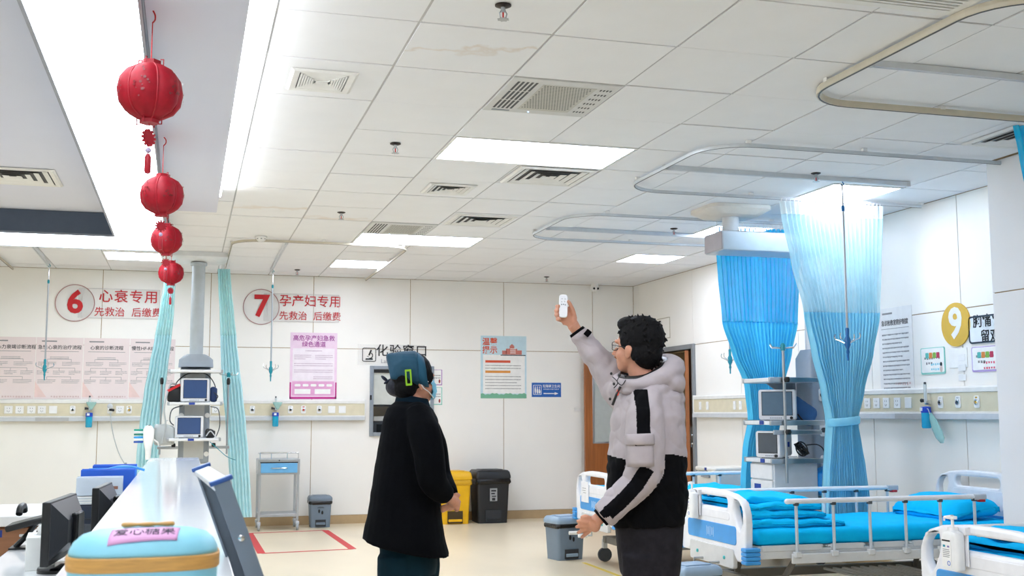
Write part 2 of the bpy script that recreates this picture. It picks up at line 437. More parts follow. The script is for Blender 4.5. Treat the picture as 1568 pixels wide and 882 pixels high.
# luminous canopy above the nurse station
cn = root('light_canopy', 'large luminous frame canopy hanging above the nurse counter', 'lamp', (0, 0, 0))
CZ0 = 2.82
cb = MB()
XA, XB_, XC, XD = -4.3, -3.87, -.63, -.2
YA, YBc, YC, YD = -1.0, -.4, 10.05, 10.86
for q in ((XA, XD, YC, YD), (XA, XD, YA, YBc), (XA, XB_, YBc, YC), (XC, XD, YBc, YC)): cb.box(q[0], q[1], q[2], q[3], CZ0 + .012, 3.018)
cb.build('casing', mat('pale grey casing', '#aab0bb', .5), cn)
MB().box(XB_, XC, YC - .006, YC + .002, CZ0 + .012, 3.017).build('inner_face', mat('slate blue casing', '#4f5b6e', .5), cn)
GC = glow('canopy glow', '#e6f4ff', CANOPY)
ys = [-.4, 2.0, 4.8, 7.6, YC]
for xa, xb in ((XC, XD), (XA, XB_)):
    for y0, y1 in zip(ys[:-1], ys[1:]): MB().box(xa + .012, xb - .012, y0 + .006, y1 - .006, CZ0 + .001, CZ0 + .012).build('diffuser', GC, cn)
for (ya, yb) in ((YC, YD), (YA, YBc)):
    for xa, xb in ((XA, -2.0), (-2.0, XD)): MB().box(xa + .012, xb - .012, ya + .006, yb - .012, CZ0 + .001, CZ0 + .012).build('diffuser', GC, cn)
tr = MB()
for q in ((XD - .012, XD, YA, YD), (XA, XA + .012, YA, YD), (XA, XD, YD - .012, YD), (XA, XD, YA, YA + .012), (XC - .004, XC + .012, YBc, YC), (XB_ - .012, XB_ + .004, YBc, YC), (XB_, XC, YC - .004, YC + .008), (XB_, XC, YBc - .008, YBc + .004)):
    tr.box(q[0], q[1], q[2], q[3], CZ0 - .004, CZ0 + .03)
tr.build('edge_trim', mat('grey trim', '#9298a4', .4, .3), cn)
# ================================================================== CEILING FITTINGS
PAN = glow('lamp panel glow', '#e4ecff', LAMP)
def ceiling_light(i, j, n, label):
    r0 = root('ceiling_light', label, 'lamp', (X0 + i * TX, Y0 + j * TY, CZ), 0, 'flat ceiling light panels')
    W = n * TX
    MB().box(.022, W - .022, .022, TY - .022, .001, .012).build('diffuser', PAN, r0)
    f = MB()
    for q in ((.004, W - .004, .004, .022), (.004, W - .004, TY - .022, TY - .004), (.004, .022, .022, TY - .022), (W - .022, W - .004, .022, TY - .022)): f.box(q[0], q[1], q[2], q[3], -.003, .014)
    f.build('frame', WHITE, r0)
for k, lb in {(1, 3): 'long lit ceiling panel beside the square perforated unit, largest of the lit panels', (1, 9): 'long lit ceiling panel right behind the farther perforated unit',
              (1, 12): 'square lit ceiling panel inside the curved curtain rail near the back wall', (6, 10): 'square lit ceiling panel near the far right corner of the room',
              (6, 4): 'square lit ceiling panel shining above the pale tied curtain', (-3, 12): 'square lit ceiling panel behind the lowest red lanterns', (6, 7): 'square lit ceiling panel half hidden behind the dark blue curtain',
              (1, -3): 'long lit ceiling panel overhead near the viewer'}.items():
    ceiling_light(k[0], k[1], lights_cells[k], lb)

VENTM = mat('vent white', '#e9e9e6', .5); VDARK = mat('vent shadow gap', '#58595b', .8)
def louvre(name, label, x0, x1, y0, y1, kind, z=CZ):
    W, D = x1 - x0, y1 - y0
    r0 = root(name, label, 'vent', (x0, y0, z), 0, 'ceiling air vents')
    f = MB(); b = .045 if kind != 'grille' else .06
    out, inn = [(0, 0), (W, 0), (W, D), (0, D)], [(b, b), (W - b, b), (W - b, D - b), (b, D - b)]
    vs = [(x, y, -.002) for x, y in out] + [(x, y, -.012) for x, y in [(b * .35, b * .35), (W - b * .35, b * .35), (W - b * .35, D - b * .35), (b * .35, D - b * .35)]] + [(x, y, -.010) for x, y in inn] + [(x, y, -.001) for x, y in inn]
    fs = []
    for L_ in range(3):
        for k in range(4): fs.append((L_ * 4 + k, L_ * 4 + (k + 1) % 4, L_ * 4 + 4 + (k + 1) % 4, L_ * 4 + 4 + k))
    f.add(vs, fs); f.build('frame', VENTM, r0)
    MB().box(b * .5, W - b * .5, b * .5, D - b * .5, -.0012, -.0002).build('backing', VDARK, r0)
    if kind == 'square':        # nested square louvre rings
        n = 4
        for k in range(n):
            a = b + (min(W, D) / 2 - b) * (k + .15) / n; t = (min(W, D) / 2 - b) / n * .62
            m = MB()
            o_ = [(a, a), (W - a, a), (W - a, D - a), (a, D - a)]; i_ = [(a + t, a + t), (W - a - t, a + t), (W - a - t, D - a - t), (a + t, D - a - t)]
            m.add([(x, y, -.011) for x, y in o_] + [(x, y, -.003) for x, y in i_] + [(x, y, -.009) for x, y in o_] + [(x, y, -.0015) for x, y in i_],
                  [(k_, (k_ + 1) % 4, 4 + (k_ + 1) % 4, 4 + k_) for k_ in range(4)] + [(8 + k_, 8 + (k_ + 1) % 4, 12 + (k_ + 1) % 4, 12 + k_) for k_ in range(4)])
            m.build('louvre', VENTM, r0)
    elif kind == 'fan':         # bow tie slots of an extractor
        for s in (-1, 1):
            for k in range(7):
                c = W / 2 + s * (.03 + (W / 2 - b - .035) * (k + .5) / 7); h = (D / 2 - b) * (.18 + .8 * (k + .5) / 7)
                MB().box(c - .0045, c + .0045, D / 2 - h, D / 2 + h, -.012, -.004).build('fin', VENTM, r0)
        m = MB(); m.add([(b, b, -.008), (W - b, b, -.008), (W / 2 + .03, D / 2, -.006), (W / 2 - .03, D / 2, -.006)], [(0, 1, 2, 3)])
        m.add([(b, D - b, -.008), (W - b, D - b, -.008), (W / 2 + .03, D / 2, -.006), (W / 2 - .03, D / 2, -.006)], [(3, 2, 1, 0)])
        m.box(W / 2 - .04, W / 2 + .04, D / 2 - .02, D / 2 + .02, -.012, -.003); m.build('centre_plate', VENTM, r0)
    else:
        n = int((D - 2 * b) / .028)
        for k in range(n):
            y = b + (D - 2 * b) * (k + .5) / n
            MB().box(b, W - b, y - .009, y + .007, -.010, -.003).build('slat', VENTM, r0)
cell = lambda i, j: (X0 + i * TX, X0 + (i + 1) * TX, Y0 + j * TY, Y0 + (j + 1) * TY)
louvre('exhaust_vent', 'rectangular extractor vent with bow-tie slots beside the glowing cove', .445, .775, 5.385, 5.755, 'fan')
c = cell(2, 4); louvre('ceiling_vent', 'square louvred air diffuser touching the largest lit ceiling panel', c[0] + .02, c[1] - .02, c[2] + .04, c[3] - .04, 'square')
louvre('ceiling_vent', 'small square louvred vent, nearest to the far side of the largest lit panel, left', 1.66, 2.02, 7.90, 8.28, 'square')
c = cell(2, 7); louvre('ceiling_vent', 'square louvred diffuser with smudged edges beside the farther perforated unit', c[0] + .03, c[1] - .03, c[2] + .05, c[3] - .06, 'square')
louvre('ceiling_vent', 'square louvred diffuser by the column at the right edge of the picture', 4.60, 5.06, 5.36, 5.85, 'square')
louvre('return_grille', 'large slatted return air grille at the top right beside the beige curtain rail', 2.36, 3.06, 3.2, 3.90, 'grille')
louvre('ceiling_vent', 'louvred vent in the grey recess inside the luminous canopy', -1.55, -.93, 8.33, 8.93, 'square', 3.018)

def purifier(i, j, label):
    x0, x1, y0, y1 = cell(i, j); W, D = x1 - x0, y1 - y0
    r0 = root('air_purifier', label, 'air purifier', (x0, y0, CZ), 0, 'ceiling air purifiers')
    MB().box(.006, W - .006, .006, D - .006, -.006, .012).build('cover', mat('purifier cream', '#d2d3d1', .5), r0, bevel=.003)
    for k in range(5):
        for q in range(3):
            xx = .045 + k * .024
            MB().box(xx, xx + .012, .06 + q * .17, .06 + q * .17 + .155, -.0075, -.0055).build('slot', VDARK, r0)
    m = MB(); nx, ny = 17, 17
    for a in range(nx):
        for b in range(ny):
            cx_, cy_ = .20 + .26 * (a + .5 * (b % 2)) / nx, .10 + (D - .2) * b / ny
            m.add([(cx_ + .0055 * math.cos(t * pi / 3), cy_ + .0085 * math.sin(t * pi / 3), -.0072) for t in range(6)], [tuple(range(6))])
    p = m.build('perforations', mat('perforation grey', '#6d6e6c', .8), r0); tag(p, kind='stuff')
    MB().box(.185, .475, .08, D - .08, -.0070, -.005).build('perforated_plate', mat('perforated plate', '#c2c1b8', .5), r0)
    m = MB()
    for a in range(4):
        for b in range(6): m.box(.50 + a * .018, .507 + a * .018, .09 + b * .085, .115 + b * .085, -.0075, -.0055)
    tag(m.build('vent_dashes', VDARK, r0), kind='stuff')
    MB().box(.05, .15, D - .05, D - .03, -.008, -.005).build('name_plate', MGREY, r0)
    MB().lathe([(.004, -.009), (.004, -.005)], (.26, D - .04, 0), 8).build('status_light', glow('status blue', '#7fc4ff', 3), r0)
purifier(1, 1, 'square perforated air unit set in the ceiling, nearer of two')
purifier(1, 8, 'square perforated air unit set in the ceiling, farther of two')

# sprinklers
DKM = mat('dark bronze metal', '#2b2422', .35, .7)
def sprinkler(x, y, label):
    r0 = root('sprinkler', label, 'sprinkler', (x, y, CZ), 0, 'ceiling sprinklers')
    MB().lathe([(.034, 0), (.034, -.004), (.02, -.010), (.012, -.010)], seg=18).build('escutcheon', DKM, r0, smooth=True)
    m = MB().lathe([(.010, -.008), (.010, -.028), (.006, -.032)], seg=10)
    for s in (-1, 1): m.tube([(s * .008, 0, -.024), (s * .016, 0, -.036), (s * .012, 0, -.052), (0, 0, -.060)], .0028, 6)
    m.build('frame_arms', STEEL, r0, smooth=True)
    MB().tube([(0, 0, -.03), (0, 0, -.056)], .0035, 6).build('bulb', RED, r0)
    d = MB()
    d.lathe([(.020, -.060), (.020, -.0625)], seg=14)
    for k in range(8): a = k * pi / 4; d.box(.017, .024, -.003, .003, -.0625, -.060, T=Matrix.Rotation(a, 4, 'Z'))
    d.build('deflector', STEEL, r0)
for x, y, l in ((1.205, 4.305, 'sprinkler head at the top of the picture, nearest of all'), (1.205, 6.79, 'sprinkler head just left of the largest lit ceiling panel'), (1.2, 9.295, 'sprinkler head on the stained ceiling tile'),
                (1.205, 13.22, 'sprinkler head inside the curved rail near the back wall'), (4.22, 13.1, 'sprinkler head by the back wall above the raised remote'), (4.19, 6.854, 'sprinkler head above the pale tied curtain'), (4.22, 9.32, 'sprinkler head inside the farthest right curtain rail')):
    sprinkler(x, y, l)
sd = root('smoke_detector', 'small white smoke detector on the ceiling above the rail of bay seven', 'smoke detector', (.64, 10.80, CZ))
MB().lathe([(.055, 0), (.055, -.012), (.045, -.03), (.03, -.045), (0.002, -.045)], seg=20).build('body', WHITE, sd, smooth=True)
for k in range(8): MB().box(.046, .049, -.006, .006, -.028, -.018, T=Matrix.Rotation(k * pi / 4, 4, 'Z')).build('slot', DGREY, sd)
dc = root('dome_camera', 'white round ceiling camera with two dark lenses at the back wall', 'camera', (5.07, 13.70, CZ))
MB().lathe([(.05, 0), (.05, -.02), (.045, -.02)], seg=20).build('mount', WHITE, dc, smooth=True)
MB().ell((0, 0, -.055), .055, seg=20).build('shell', WHITE, dc, smooth='all')
for s in (-1, 1): MB().ell((s * .026, -.046, -.062), (.015, .012, .015)).build('lens', BLACKG, dc, smooth='all')

# curtain rails (U loops) and straight drip tracks
RAILB = mat('beige curtain rail', '#cfc7b4', .45); 
def rail(label, pts, m, zc=CZ - .03, k=1.):
    r0 = root('curtain_rail', label, 'curtain rail', (0, 0, 0), 0, 'ceiling curtain rails')
    P = [Vector((x, y, zc)) for x, y in pts]
    # profile: flat sides 18 x 30 mm
    T = []; n = len(P); rings = []
    for i in range(n):
        d = (P[min(i + 1, n - 1)] - P[max(i - 1, 0)]).normalized(); s = Vector((-d.y, d.x, 0))
        rings.append([P[i] + s * a * k + Vector((0, 0, b * k)) for a, b in ((-.007, -.011), (.007, -.011), (.0085, .0), (.007, .011), (-.007, .011), (-.0085, 0))])
    MB().loft(rings).build('track', m, r0)
    g = [[P[i] + (Vector((-(P[min(i + 1, n - 1)] - P[max(i - 1, 0)]).normalized().y, (P[min(i + 1, n - 1)] - P[max(i - 1, 0)]).normalized().x, 0)) * a * k) + Vector((0, 0, b * k)) for a, b in ((-.0025, -.0125), (.0025, -.0125), (.0025, -.0108), (-.0025, -.0108))] for i in range(n)]
    MB().loft(g).build('slot', DGREY, r0)
    acc = 0; 
    for i in range(1, n):
        acc += (P[i] - P[i - 1]).length
        if acc > .8 or i in (1,):
            acc = 0; MB().box(P[i].x - .014, P[i].x + .014, P[i].y - .014, P[i].y + .014, zc + .012, CZ).build('hanger_clip', WHITE, r0)
def arc(cx_, cy_, r, a0, a1, n=8): return [(cx_ + r * math.cos(R(a0 + (a1 - a0) * k / n)), cy_ + r * math.sin(R(a0 + (a1 - a0) * k / n))) for k in range(n + 1)]
def uloop(xa, xb, ya, yb, r=.3): return [(xb, ya)] + [((xb - (xb - xa - r) * k / 3), ya) for k in (1, 2)] + arc(xa + r, ya + r, r, 270, 180) + arc(xa + r, yb - r, r, 180, 90) + [((xa + r) + (xb - xa - r) * k / 3, yb) for k in (1, 2)] + [(xb, yb)]
def lo(xa, xb, ya, yb, r=.3):
    return uloop(xa, xb, ya, yb, r)
rail('beige U-shaped curtain rail at the top right over the nearest bed', lo(3.04, 5.12, 3.55, 5.14), RAILB, CZ - .03, 1.5)
rail('grey U-shaped curtain rail over the middle bed, carrying the pale curtain', [(5.12, 6.12)] + lo(3.04, 5.6, 6.12, 7.62)[2:], ALU)
rail('grey U-shaped curtain rail farthest back, over the bed behind the man', lo(3.02, 5.6, 8.65, 10.02), ALU)
def lo2(xa, xb, ya, r=.3): return [(xa, YB - .05), (xa, 12.6), (xa, 12)] + arc(xa + r, ya + r, r, 180, 270) + [(xa + (xb - xa) * .5, ya)] + arc(xb - r, ya + r, r, 270, 360) + [(xb, 12), (xb, 12.8), (xb, YB - .05)]
rail('pale curved curtain rail in front of the sign of bay seven', lo2(.385, 2.09, 10.85), RAILB)
rail('pale curved curtain rail in front of the sign of bay six', lo2(-1.93, -.24, 11.05), RAILB)
def track(label, x0, y0, x1, y1, m=ALU):
    r0 = root('drip_track', label, 'ceiling track', (0, 0, 0), 0, 'ceiling drip tracks')
    a, b = Vector((x0, y0, CZ - .02)), Vector((x1, y1, CZ - .02)); d = (b - a).normalized(); s = Vector((-d.y, d.x, 0))
    pr = ((-.014, -.012), (-.004, -.012), (-.004, -.006), (.004, -.006), (.004, -.012), (.014, -.012), (.014, .02), (-.014, .02))
    MB().loft([[p + s * u + Vector((0, 0, v)) for u, v in pr] for p in (a, b)]).build('channel', m, r0)
    for p in (a, b): MB().box(p.x - .015, p.x + .015, p.y - .015, p.y + .015, p.z - .013, p.z + .0205).build('end_cap', LGREY, r0)
track('grey straight drip track over the nearest bed, inside the beige rail', 3.08, 4.53, 5.10, 4.54)
track('grey straight drip track over the middle bed, holding the drip rod', 3.07, 6.90, 5.0, 6.95)
track('grey straight drip track over the bed behind the man', 3.08, 9.52, 5.1, 9.58)
track('dark slotted drip track in front of the sign of bay seven', .895, 11.02, .905, 13.15)
track('dark slotted drip track in front of the sign of bay six', -1.49, 11.45, -1.51, 13.32)
def iv_rod(label, x, y, m=TEAL, hooks=True):
    r0 = root('drip_rod', label, 'drip rod', (x, y, 0), 0, 'hanging drip rods')
    MB().tube([(0, 0, CZ - .045), (0, 0, 2.75)], .006, 8).build('upper_rod', CHROME, r0, smooth=True)
    MB().tube([(0, 0, CZ - .032), (.014, 0, CZ - .05), (.0, 0, CZ - .068), (-.012, 0, CZ - .052)], .004, 6).build('hook', m, r0, smooth=True)
    MB().lathe([(.011, 2.74), (.013, 2.76), (.011, 2.78)], seg=12).build('collar', m, r0, smooth=True)
    MB().tube([(0, 0, 2.75), (0, 0, 1.86)], .0085, 8).build('lower_rod', STEEL, r0, smooth=True)
    MB().lathe([(.009, 1.73), (.012, 1.74), (.008, 1.76), (.022, 1.79), (.022, 1.83), (.012, 1.85), (.014, 1.90), (.010, 1.91)], seg=14).build('grip', m, r0, smooth=True)
    if hooks:
        for k in range(4):
            a = k * pi / 2 + .5; c_, s_ = math.cos(a), math.sin(a)
            MB().tube([(c_ * .02, s_ * .02, 1.80), (c_ * .07, s_ * .07, 1.825), (c_ * .09, s_ * .09, 1.83), (c_ * .1, s_ * .1, 1.85), (c_ * .092, s_ * .092, 1.87)], .004, 6).build('bottle_hook', CHROME, r0, smooth=True)
        MB().lathe([(.006, 1.68), (.008, 1.73)], seg=8).build('tip', m, r0)
iv_rod('hanging drip rod in front of the flowchart posters on the left', -1.485, 13.2)
iv_rod('hanging drip rod in front of the red number seven', .915, 13.05)
iv_rod('hanging drip rod right of the door, farthest right bay', 4.87, 9.55)
iv_rod('hanging drip rod in front of the pale tied curtain', 4.445, 6.93, mat('deep blue plastic', '#1265a8', .4))
# ================================================================== THINGS ON THE WALLS
def wall_back_item(name, label, cat, px, py, group=None):
    p = on_y(px, py, YB); return root(name, label, cat, (p.x, YB, p.z), 0, group)
def wall_right_item(name, label, cat, px, py, group=None):
    p = on_x(px, py, XR); return root(name, label, cat, (XR, p.y, p.z), -pi / 2, group)
SB = 13.81 / (FPX * math.cos(YAW))     # rough metres per pixel on the back wall near the picture's left
def bdim(px0, py0, px1, py1):
    a, b = on_y(px0, py0, YB), on_y(px1, py1, YB); return a.x, b.x, b.z, a.z
def rdim(px0, py0, px1, py1):
    a, b = on_x(px0, py0, XR), on_x(px1, py1, XR); return a.y, b.y, b.z, a.z
def fine(name, rects, m, parent, y=-.0047):
    mb = MB()
    for (x0, x1, z0, z1) in rects: mb.add([(x0, y, z0), (x1, y, z0), (x1, y, z1), (x0, y, z1)], [(0, 1, 2, 3)])
    return tag(mb.build(name, m, parent), kind='stuff')
def lines(x0, x1, z_top, n, pitch, h=.008, rnd=None, glyph=.011):
    out = []; rr = rnd or random
    for k in range(n):
        z = z_top - k * pitch; x = x0; end = x1 if k % 3 != 2 else x0 + (x1 - x0) * rr.uniform(.5, .95)
        while x < end:
            wd = glyph * rr.uniform(.7, 1.0)
            out.append((x, min(x + wd, end), z - h * rr.uniform(.7, 1), z)); x += glyph * 1.3
    return out

# acrylic bay signs
def bay_sign(num, line, x0, x1, z0, z1, cxp, czp, label):
    r0 = root('bay_sign', label, 'sign', ((x0 + x1) / 2, YB, (z0 + z1) / 2), 0, 'clear acrylic bay signs')
    W, H_ = x1 - x0, z1 - z0; rc = .215; cx_ = cxp - (x0 + x1) / 2; cz_ = czp - (z0 + z1) / 2
    plate('board', [rrect(-W / 2 + rc, W / 2, -H_ / 2, H_ / 2, .01)], .006, ACRY, r0, Matrix.Translation((0, -.006, 0)))
    dk = MB().lathe([(rc, .004), (rc, .011)], (cx_, 0, cz_), 40, axis='y'); dk.build('disc', ACRY, r0)
    plate('ring', [circ(cx_, cz_, rc, 48), list(reversed(circ(cx_, cz_, rc - .007, 48)))], .006, mat('dull red outline', '#a86a6a', .5), r0, Matrix.Translation((0, -.012, 0)))
    plate('border', [rrect(-W / 2 + rc * 1.2, W / 2, -H_ / 2, H_ / 2, .01), list(reversed(rrect(-W / 2 + rc * 1.2 + .005, W / 2 - .005, -H_ / 2 + .005, H_ / 2 - .005, .01)))], .004, mat('pale edge', '#cfcac8', .3), r0, Matrix.Translation((0, -.010, 0)))
    text('numeral', num, .36, RED, r0, cx_, cz_, -.0135, bold=.03)
    tx = cx_ + rc + (W / 2 - cx_ - rc) / 2 + .01
    wd = W / 2 - cx_ - rc - .07
    text('headline', line, .158 if len(line) == 4 else .15, RED, r0, tx, .075, -.0105, bold=.008, space=1.12 if len(line) == 4 else 1.0)
    for t_, o_ in (('先救治', -.205), ('后缴费', .205)): text('second_line', t_, .113, RED, r0, tx + o_, -.105, -.0105, bold=.004)
a = bdim(90, 440, 244, 489); c_ = on_y(115, 464, YB)
bay_sign('6', '心衰专用', a[0], a[1], a[2], a[3], c_.x, c_.z, 'clear sign with a red circled six above the flowchart posters')
a = bdim(376, 448, 519, 494); c_ = on_y(400, 470, YB)
bay_sign('7', '孕产妇专用', a[0], a[1], a[2], a[3], c_.x, c_.z, 'clear sign with a red circled seven above the pink poster')

# four flowchart posters
PINKP = mat('pale pink poster', '#eadbd8', .5, var=.03, scale=3)
def flow_poster(px0, px1, title, rnd, label):
    x0, x1 = on_y(px0, 560, YB).x, on_y(px1, 560, YB).x; z0, z1 = bdim(100, 517, 160, 611)[2:]
    W, H_ = x1 - x0, z1 - z0
    r0 = root('flowchart_poster', label, 'poster', ((x0 + x1) / 2, YB, (z0 + z1) / 2), 0, 'flowchart posters')
    MB().box(-W / 2 + .003, W / 2 - .003, -.004, -.0005, -H_ / 2, H_ / 2).build('sheet', PINKP, r0)
    MB().add([(-W / 2 + .003, -.0045, -H_ / 2 + .02), (-W / 2 + .13, -.0045, -H_ / 2 + .02), (-W / 2 + .003, -.0045, -H_ / 2 + .2)], [(0, 1, 2)]).build('corner_motif', mat('pink corner', '#eccfc8', .5), r0)
    text('title', title, .052, INK, r0, 0, H_ / 2 - .115, -.0045, bold=.01)
    fine('rule', [(-W / 2 + .05, W / 2 - .05, H_ / 2 - .162, H_ / 2 - .157), (-W / 2 + .06, -W / 2 + .22, H_ / 2 - .05, H_ / 2 - .036)], GINK, r0)
    rr = random.Random(rnd); b = []; z = H_ / 2 - .22
    for row in range(4):
        n = (1, 2, 3, 4)[row] if row < 3 else rr.choice((2, 3)); xs = [-W / 2 + W * (k + .5) / n for k in range(n)]
        for xx in xs:
            w_ = min(.2, W / n * .75)
            b += lines(xx - w_ / 2, xx + w_ / 2, z, 3 if row else 2, .017, .008, rr, .012)
            if row: b.append((xx - .002, xx + .002, z, z + .03))
        if n > 1: b.append((xs[0], xs[-1], z + .03, z + .034))
        z -= .1 if row else .06
    fine('flowchart', b, GINK, r0)
    fine('footer', lines(-W / 2 + W * .35, W / 2 - .03, -H_ / 2 + .035, 1, .01, .02, rr, .022), mat('faded pink ink', '#d7bdb8', .6), r0)
flow_poster(-22, 54, '慢性心力衰竭诊断流程', 1, 'flowchart poster at the left edge of the picture')
flow_poster(54, 127, '急性心衰的治疗流程', 2, 'flowchart poster behind the left drip rod')
flow_poster(127, 198, '心衰的诊断流程', 3, 'flowchart poster, third from the left, between drip rod and curtain')
flow_poster(198, 268, '慢性HF-REF治疗流程', 4, 'flowchart poster partly hidden by the left aqua curtain')

# pink emergency poster
x0, x1, z0, z1 = bdim(445, 509, 515, 611); W, H_ = x1 - x0, z1 - z0
pp = root('pink_poster', 'pink emergency channel poster below the sign of bay seven', 'poster', ((x0 + x1) / 2, YB, (z0 + z1) / 2))
MB().box(-W / 2, W / 2, -.004, -.0005, -H_ / 2, H_ / 2).build('sheet', mat('rose poster', '#edd3e4', .45), pp)
MG = mat('magenta', '#c8378f', .5); PUR = mat('purple print', '#a03a92', .5)
m = MB(); m.box(-W / 2, W / 2, -.005, -.0035, -H_ / 2, -H_ / 2 + .025); m.box(-W / 2, -W / 2 + .018, -.005, -.0035, -H_ / 2, -H_ / 2 + .2); m.box(W / 2 - .018, W / 2, -.005, -.0035, -H_ / 2, -H_ / 2 + .2)
m.build('magenta_border', MG, pp)
MB().box(-W / 2 + .03, W / 2 - .03, -.0048, -.0035, -H_ / 2 + .22, H_ / 2 - .19).build('text_field', mat('pale field', '#f0e6ec', .5), pp)
MB().box(-W / 2 + .03, W / 2 - .03, -.0048, -.0035, -H_ / 2 + .04, -H_ / 2 + .21).build('lower_field', mat('pink field', '#e2a5cd', .5), pp)
text('title', '高危孕产妇急救', .072, PUR, pp, 0, H_ / 2 - .07, -.005, bold=.015)
text('subtitle', '绿色通道', .072, PUR, pp, 0, H_ / 2 - .145, -.005, bold=.015)
b = lines(-.1, .1, H_ / 2 - .215, 1, .02, .012) + lines(-W / 2 + .05, -.03, H_ / 2 - .27, 3, .022, .01) + lines(.02, W / 2 - .05, H_ / 2 - .27, 3, .022, .01) + lines(-W / 2 + .05, W / 2 - .05, H_ / 2 - .37, 2, .025, .01) + lines(-W / 2 + .05, W / 2 - .05, H_ / 2 - .45, 2, .022, .01) + lines(.0, W / 2 - .05, H_ / 2 - .53, 2, .022, .01)
fine('fine_print', b, mat('mauve fine print', '#b89ab0', .6), pp, -.0052)
for k in range(5):
    plate('arrow_badge', [rrect(-W / 2 + .06 + k * .095, -W / 2 + .13 + k * .095, -H_ / 2 + .15, -H_ / 2 + .18, .012)], .001, PAPER, pp, Matrix.Translation((0, -.0052, 0)))
for k in range(2): MB().box(-W / 2 + .06 + k * .24, -W / 2 + .25 + k * .24, -.0056, -.0046, -H_ / 2 + .06, -H_ / 2 + .12).build('note_box', PAPER, pp)

# laboratory sign
x0, x1, z0, z1 = bdim(548, 527, 650, 560); W, H_ = x1 - x0, z1 - z0
ls = root('laboratory_sign', 'clear sign with a microscope pictogram above the laboratory hatch', 'sign', ((x0 + x1) / 2, YB, (z0 + z1) / 2))
MB().box(-W / 2, W / 2, -.006, -.001, -H_ / 2, H_ / 2).build('board', ACRY, ls)
x = -W / 2 + .14; s = .085
plate('pictogram_frame', [rrect(x - s, x + s, -s, s, .02), list(reversed(rrect(x - s + .008, x + s - .008, -s + .008, s - .008, .014)))], .002, INK, ls, Matrix.Translation((0, -.0075, 0)))
mi = MB()
mi.box(x - .045, x + .045, -.0085, -.0065, -.062, -.045)
mi.prism([(x - .012, -.005), (x + .006, -.012), (x + .034, .055), (x + .016, .062)], -.0085, -.0065)
mi.prism([(x - .03, -.02), (x - .005, -.03), (x - .003, -.024), (x - .028, -.014)], -.0085, -.0065)
pts_o = [(x + .008 + .04 * math.cos(R(t)), -.01 + .04 * math.sin(R(t))) for t in range(-100, 61, 20)]; pts_i = [(x + .008 + .029 * math.cos(R(t)), -.01 + .029 * math.sin(R(t))) for t in range(60, -101, -20)]
mi.prism(pts_o + pts_i, -.0085, -.0065)
mi.build('microscope', INK, ls)
text('headline', '化验窗口', .155, INK, ls, .13, .045, -.0075, bold=.01, space=1.12)
text('second_line', 'Laboratory', .07, GINK, ls, -W / 2 + .285, -.08, -.0075, align='LEFT')
# two small notices beside the hatch
for (q, cl, nm) in (((662, 566, 677, 590), '#b78bc0', 'small purple-edged notice beside the hatch, behind the mask'), ((652, 593, 677, 620), '#8fd0bf', 'small green-edged notice beside the hatch, under the purple one')):
    x0, x1, z0, z1 = bdim(*q); W, H_ = x1 - x0, z1 - z0
    n_ = root('wall_notice', nm, 'notice', ((x0 + x1) / 2, YB, (z0 + z1) / 2), 0, 'notices by the hatch')
    MB().box(-W / 2, W / 2, -.004, -.0005, -H_ / 2, H_ / 2).build('card', mat('notice edge ' + cl, cl, .5), n_, bevel=.002)
    MB().box(-W / 2 + .012, W / 2 - .012, -.005, -.0035, -H_ / 2 + .012, H_ / 2 - .006).build('field', PAPER, n_)
    fine('fine_print', lines(-W / 2 + .02, W / 2 - .02, .03, 2, .03, .014), GINK, n_, -.0056)
    MB().ell((W / 2 - .035, -.006, -H_ / 2 + .05), (.012, .001, .025)).build('figure', mat('brick ink', '#a2433c', .6), n_)

# guidance poster with orange heading
x0, x1, z0, z1 = bdim(736, 514, 806, 610); W, H_ = x1 - x0, z1 - z0
gp = root('guidance_poster', 'pale blue poster with a red brick building and green foot', 'poster', ((x0 + x1) / 2, YB, (z0 + z1) / 2))
MB().box(-W / 2, W / 2, -.004, -.0005, -H_ / 2, H_ / 2).build('sheet', mat('sky blue poster', '#c5dfe8', .5), gp)
MB().box(-W / 2 + .03, W / 2 - .02, -.005, -.0035, -H_ / 2 + .06, H_ / 2 - .24).build('text_field', PAPER, gp)
ORG = mat('orange red print', '#d9552f', .5)
text('heading', '温馨', .1, ORG, gp, -W / 2 + .12, H_ / 2 - .08, -.0055, bold=.02)
text('heading', '提示', .1, ORG, gp, -W / 2 + .12, H_ / 2 - .185, -.0055, bold=.02)
hb = MB(); BRK = mat('brick print', '#c9766a', .6)
for a_, b_, h in ((.0, .06, .05), (.05, .1, .075), (.1, .16, .105), (.16, .2, .075), (.2, .26, .055)): hb.box(-.02 + a_, -.02 + b_, -.0058, -.0045, H_ / 2 - .235, H_ / 2 - .235 + h)
hb.prism([(.075, H_ / 2 - .13), (.145, H_ / 2 - .13), (.11, H_ / 2 - .1)], -.0058, -.0045); hb.build('printed_building', BRK, gp)
fine('printed_windows', [(x_, x_ + .012, z_, z_ + .014) for z_ in (H_ / 2 - .22, H_ / 2 - .195, H_ / 2 - .17) for x_ in (.09, .108, .126, .144)], PAPER, gp, -.0061)
MB().box(-.04, W / 2 - .01, -.006, -.0045, H_ / 2 - .25, H_ / 2 - .238).build('printed_road', mat('printed dark road', '#4a5054', .6), gp)
for k in range(2): MB().box(-W / 2 + .06, -W / 2 + .06 + .33, -.0062, -.0045, H_ / 2 - .34 - .13 * k, H_ / 2 - .31 - .13 * k).build('heading_bar', ORG if k == 0 else mat('amber bar', '#e79a43', .5), gp)
fine('fine_print', lines(-W / 2 + .06, W / 2 - .07, H_ / 2 - .37, 2, .035, .012) + lines(-W / 2 + .06, W / 2 - .07, H_ / 2 - .51, 5, .038, .012), GINK, gp, -.0056)
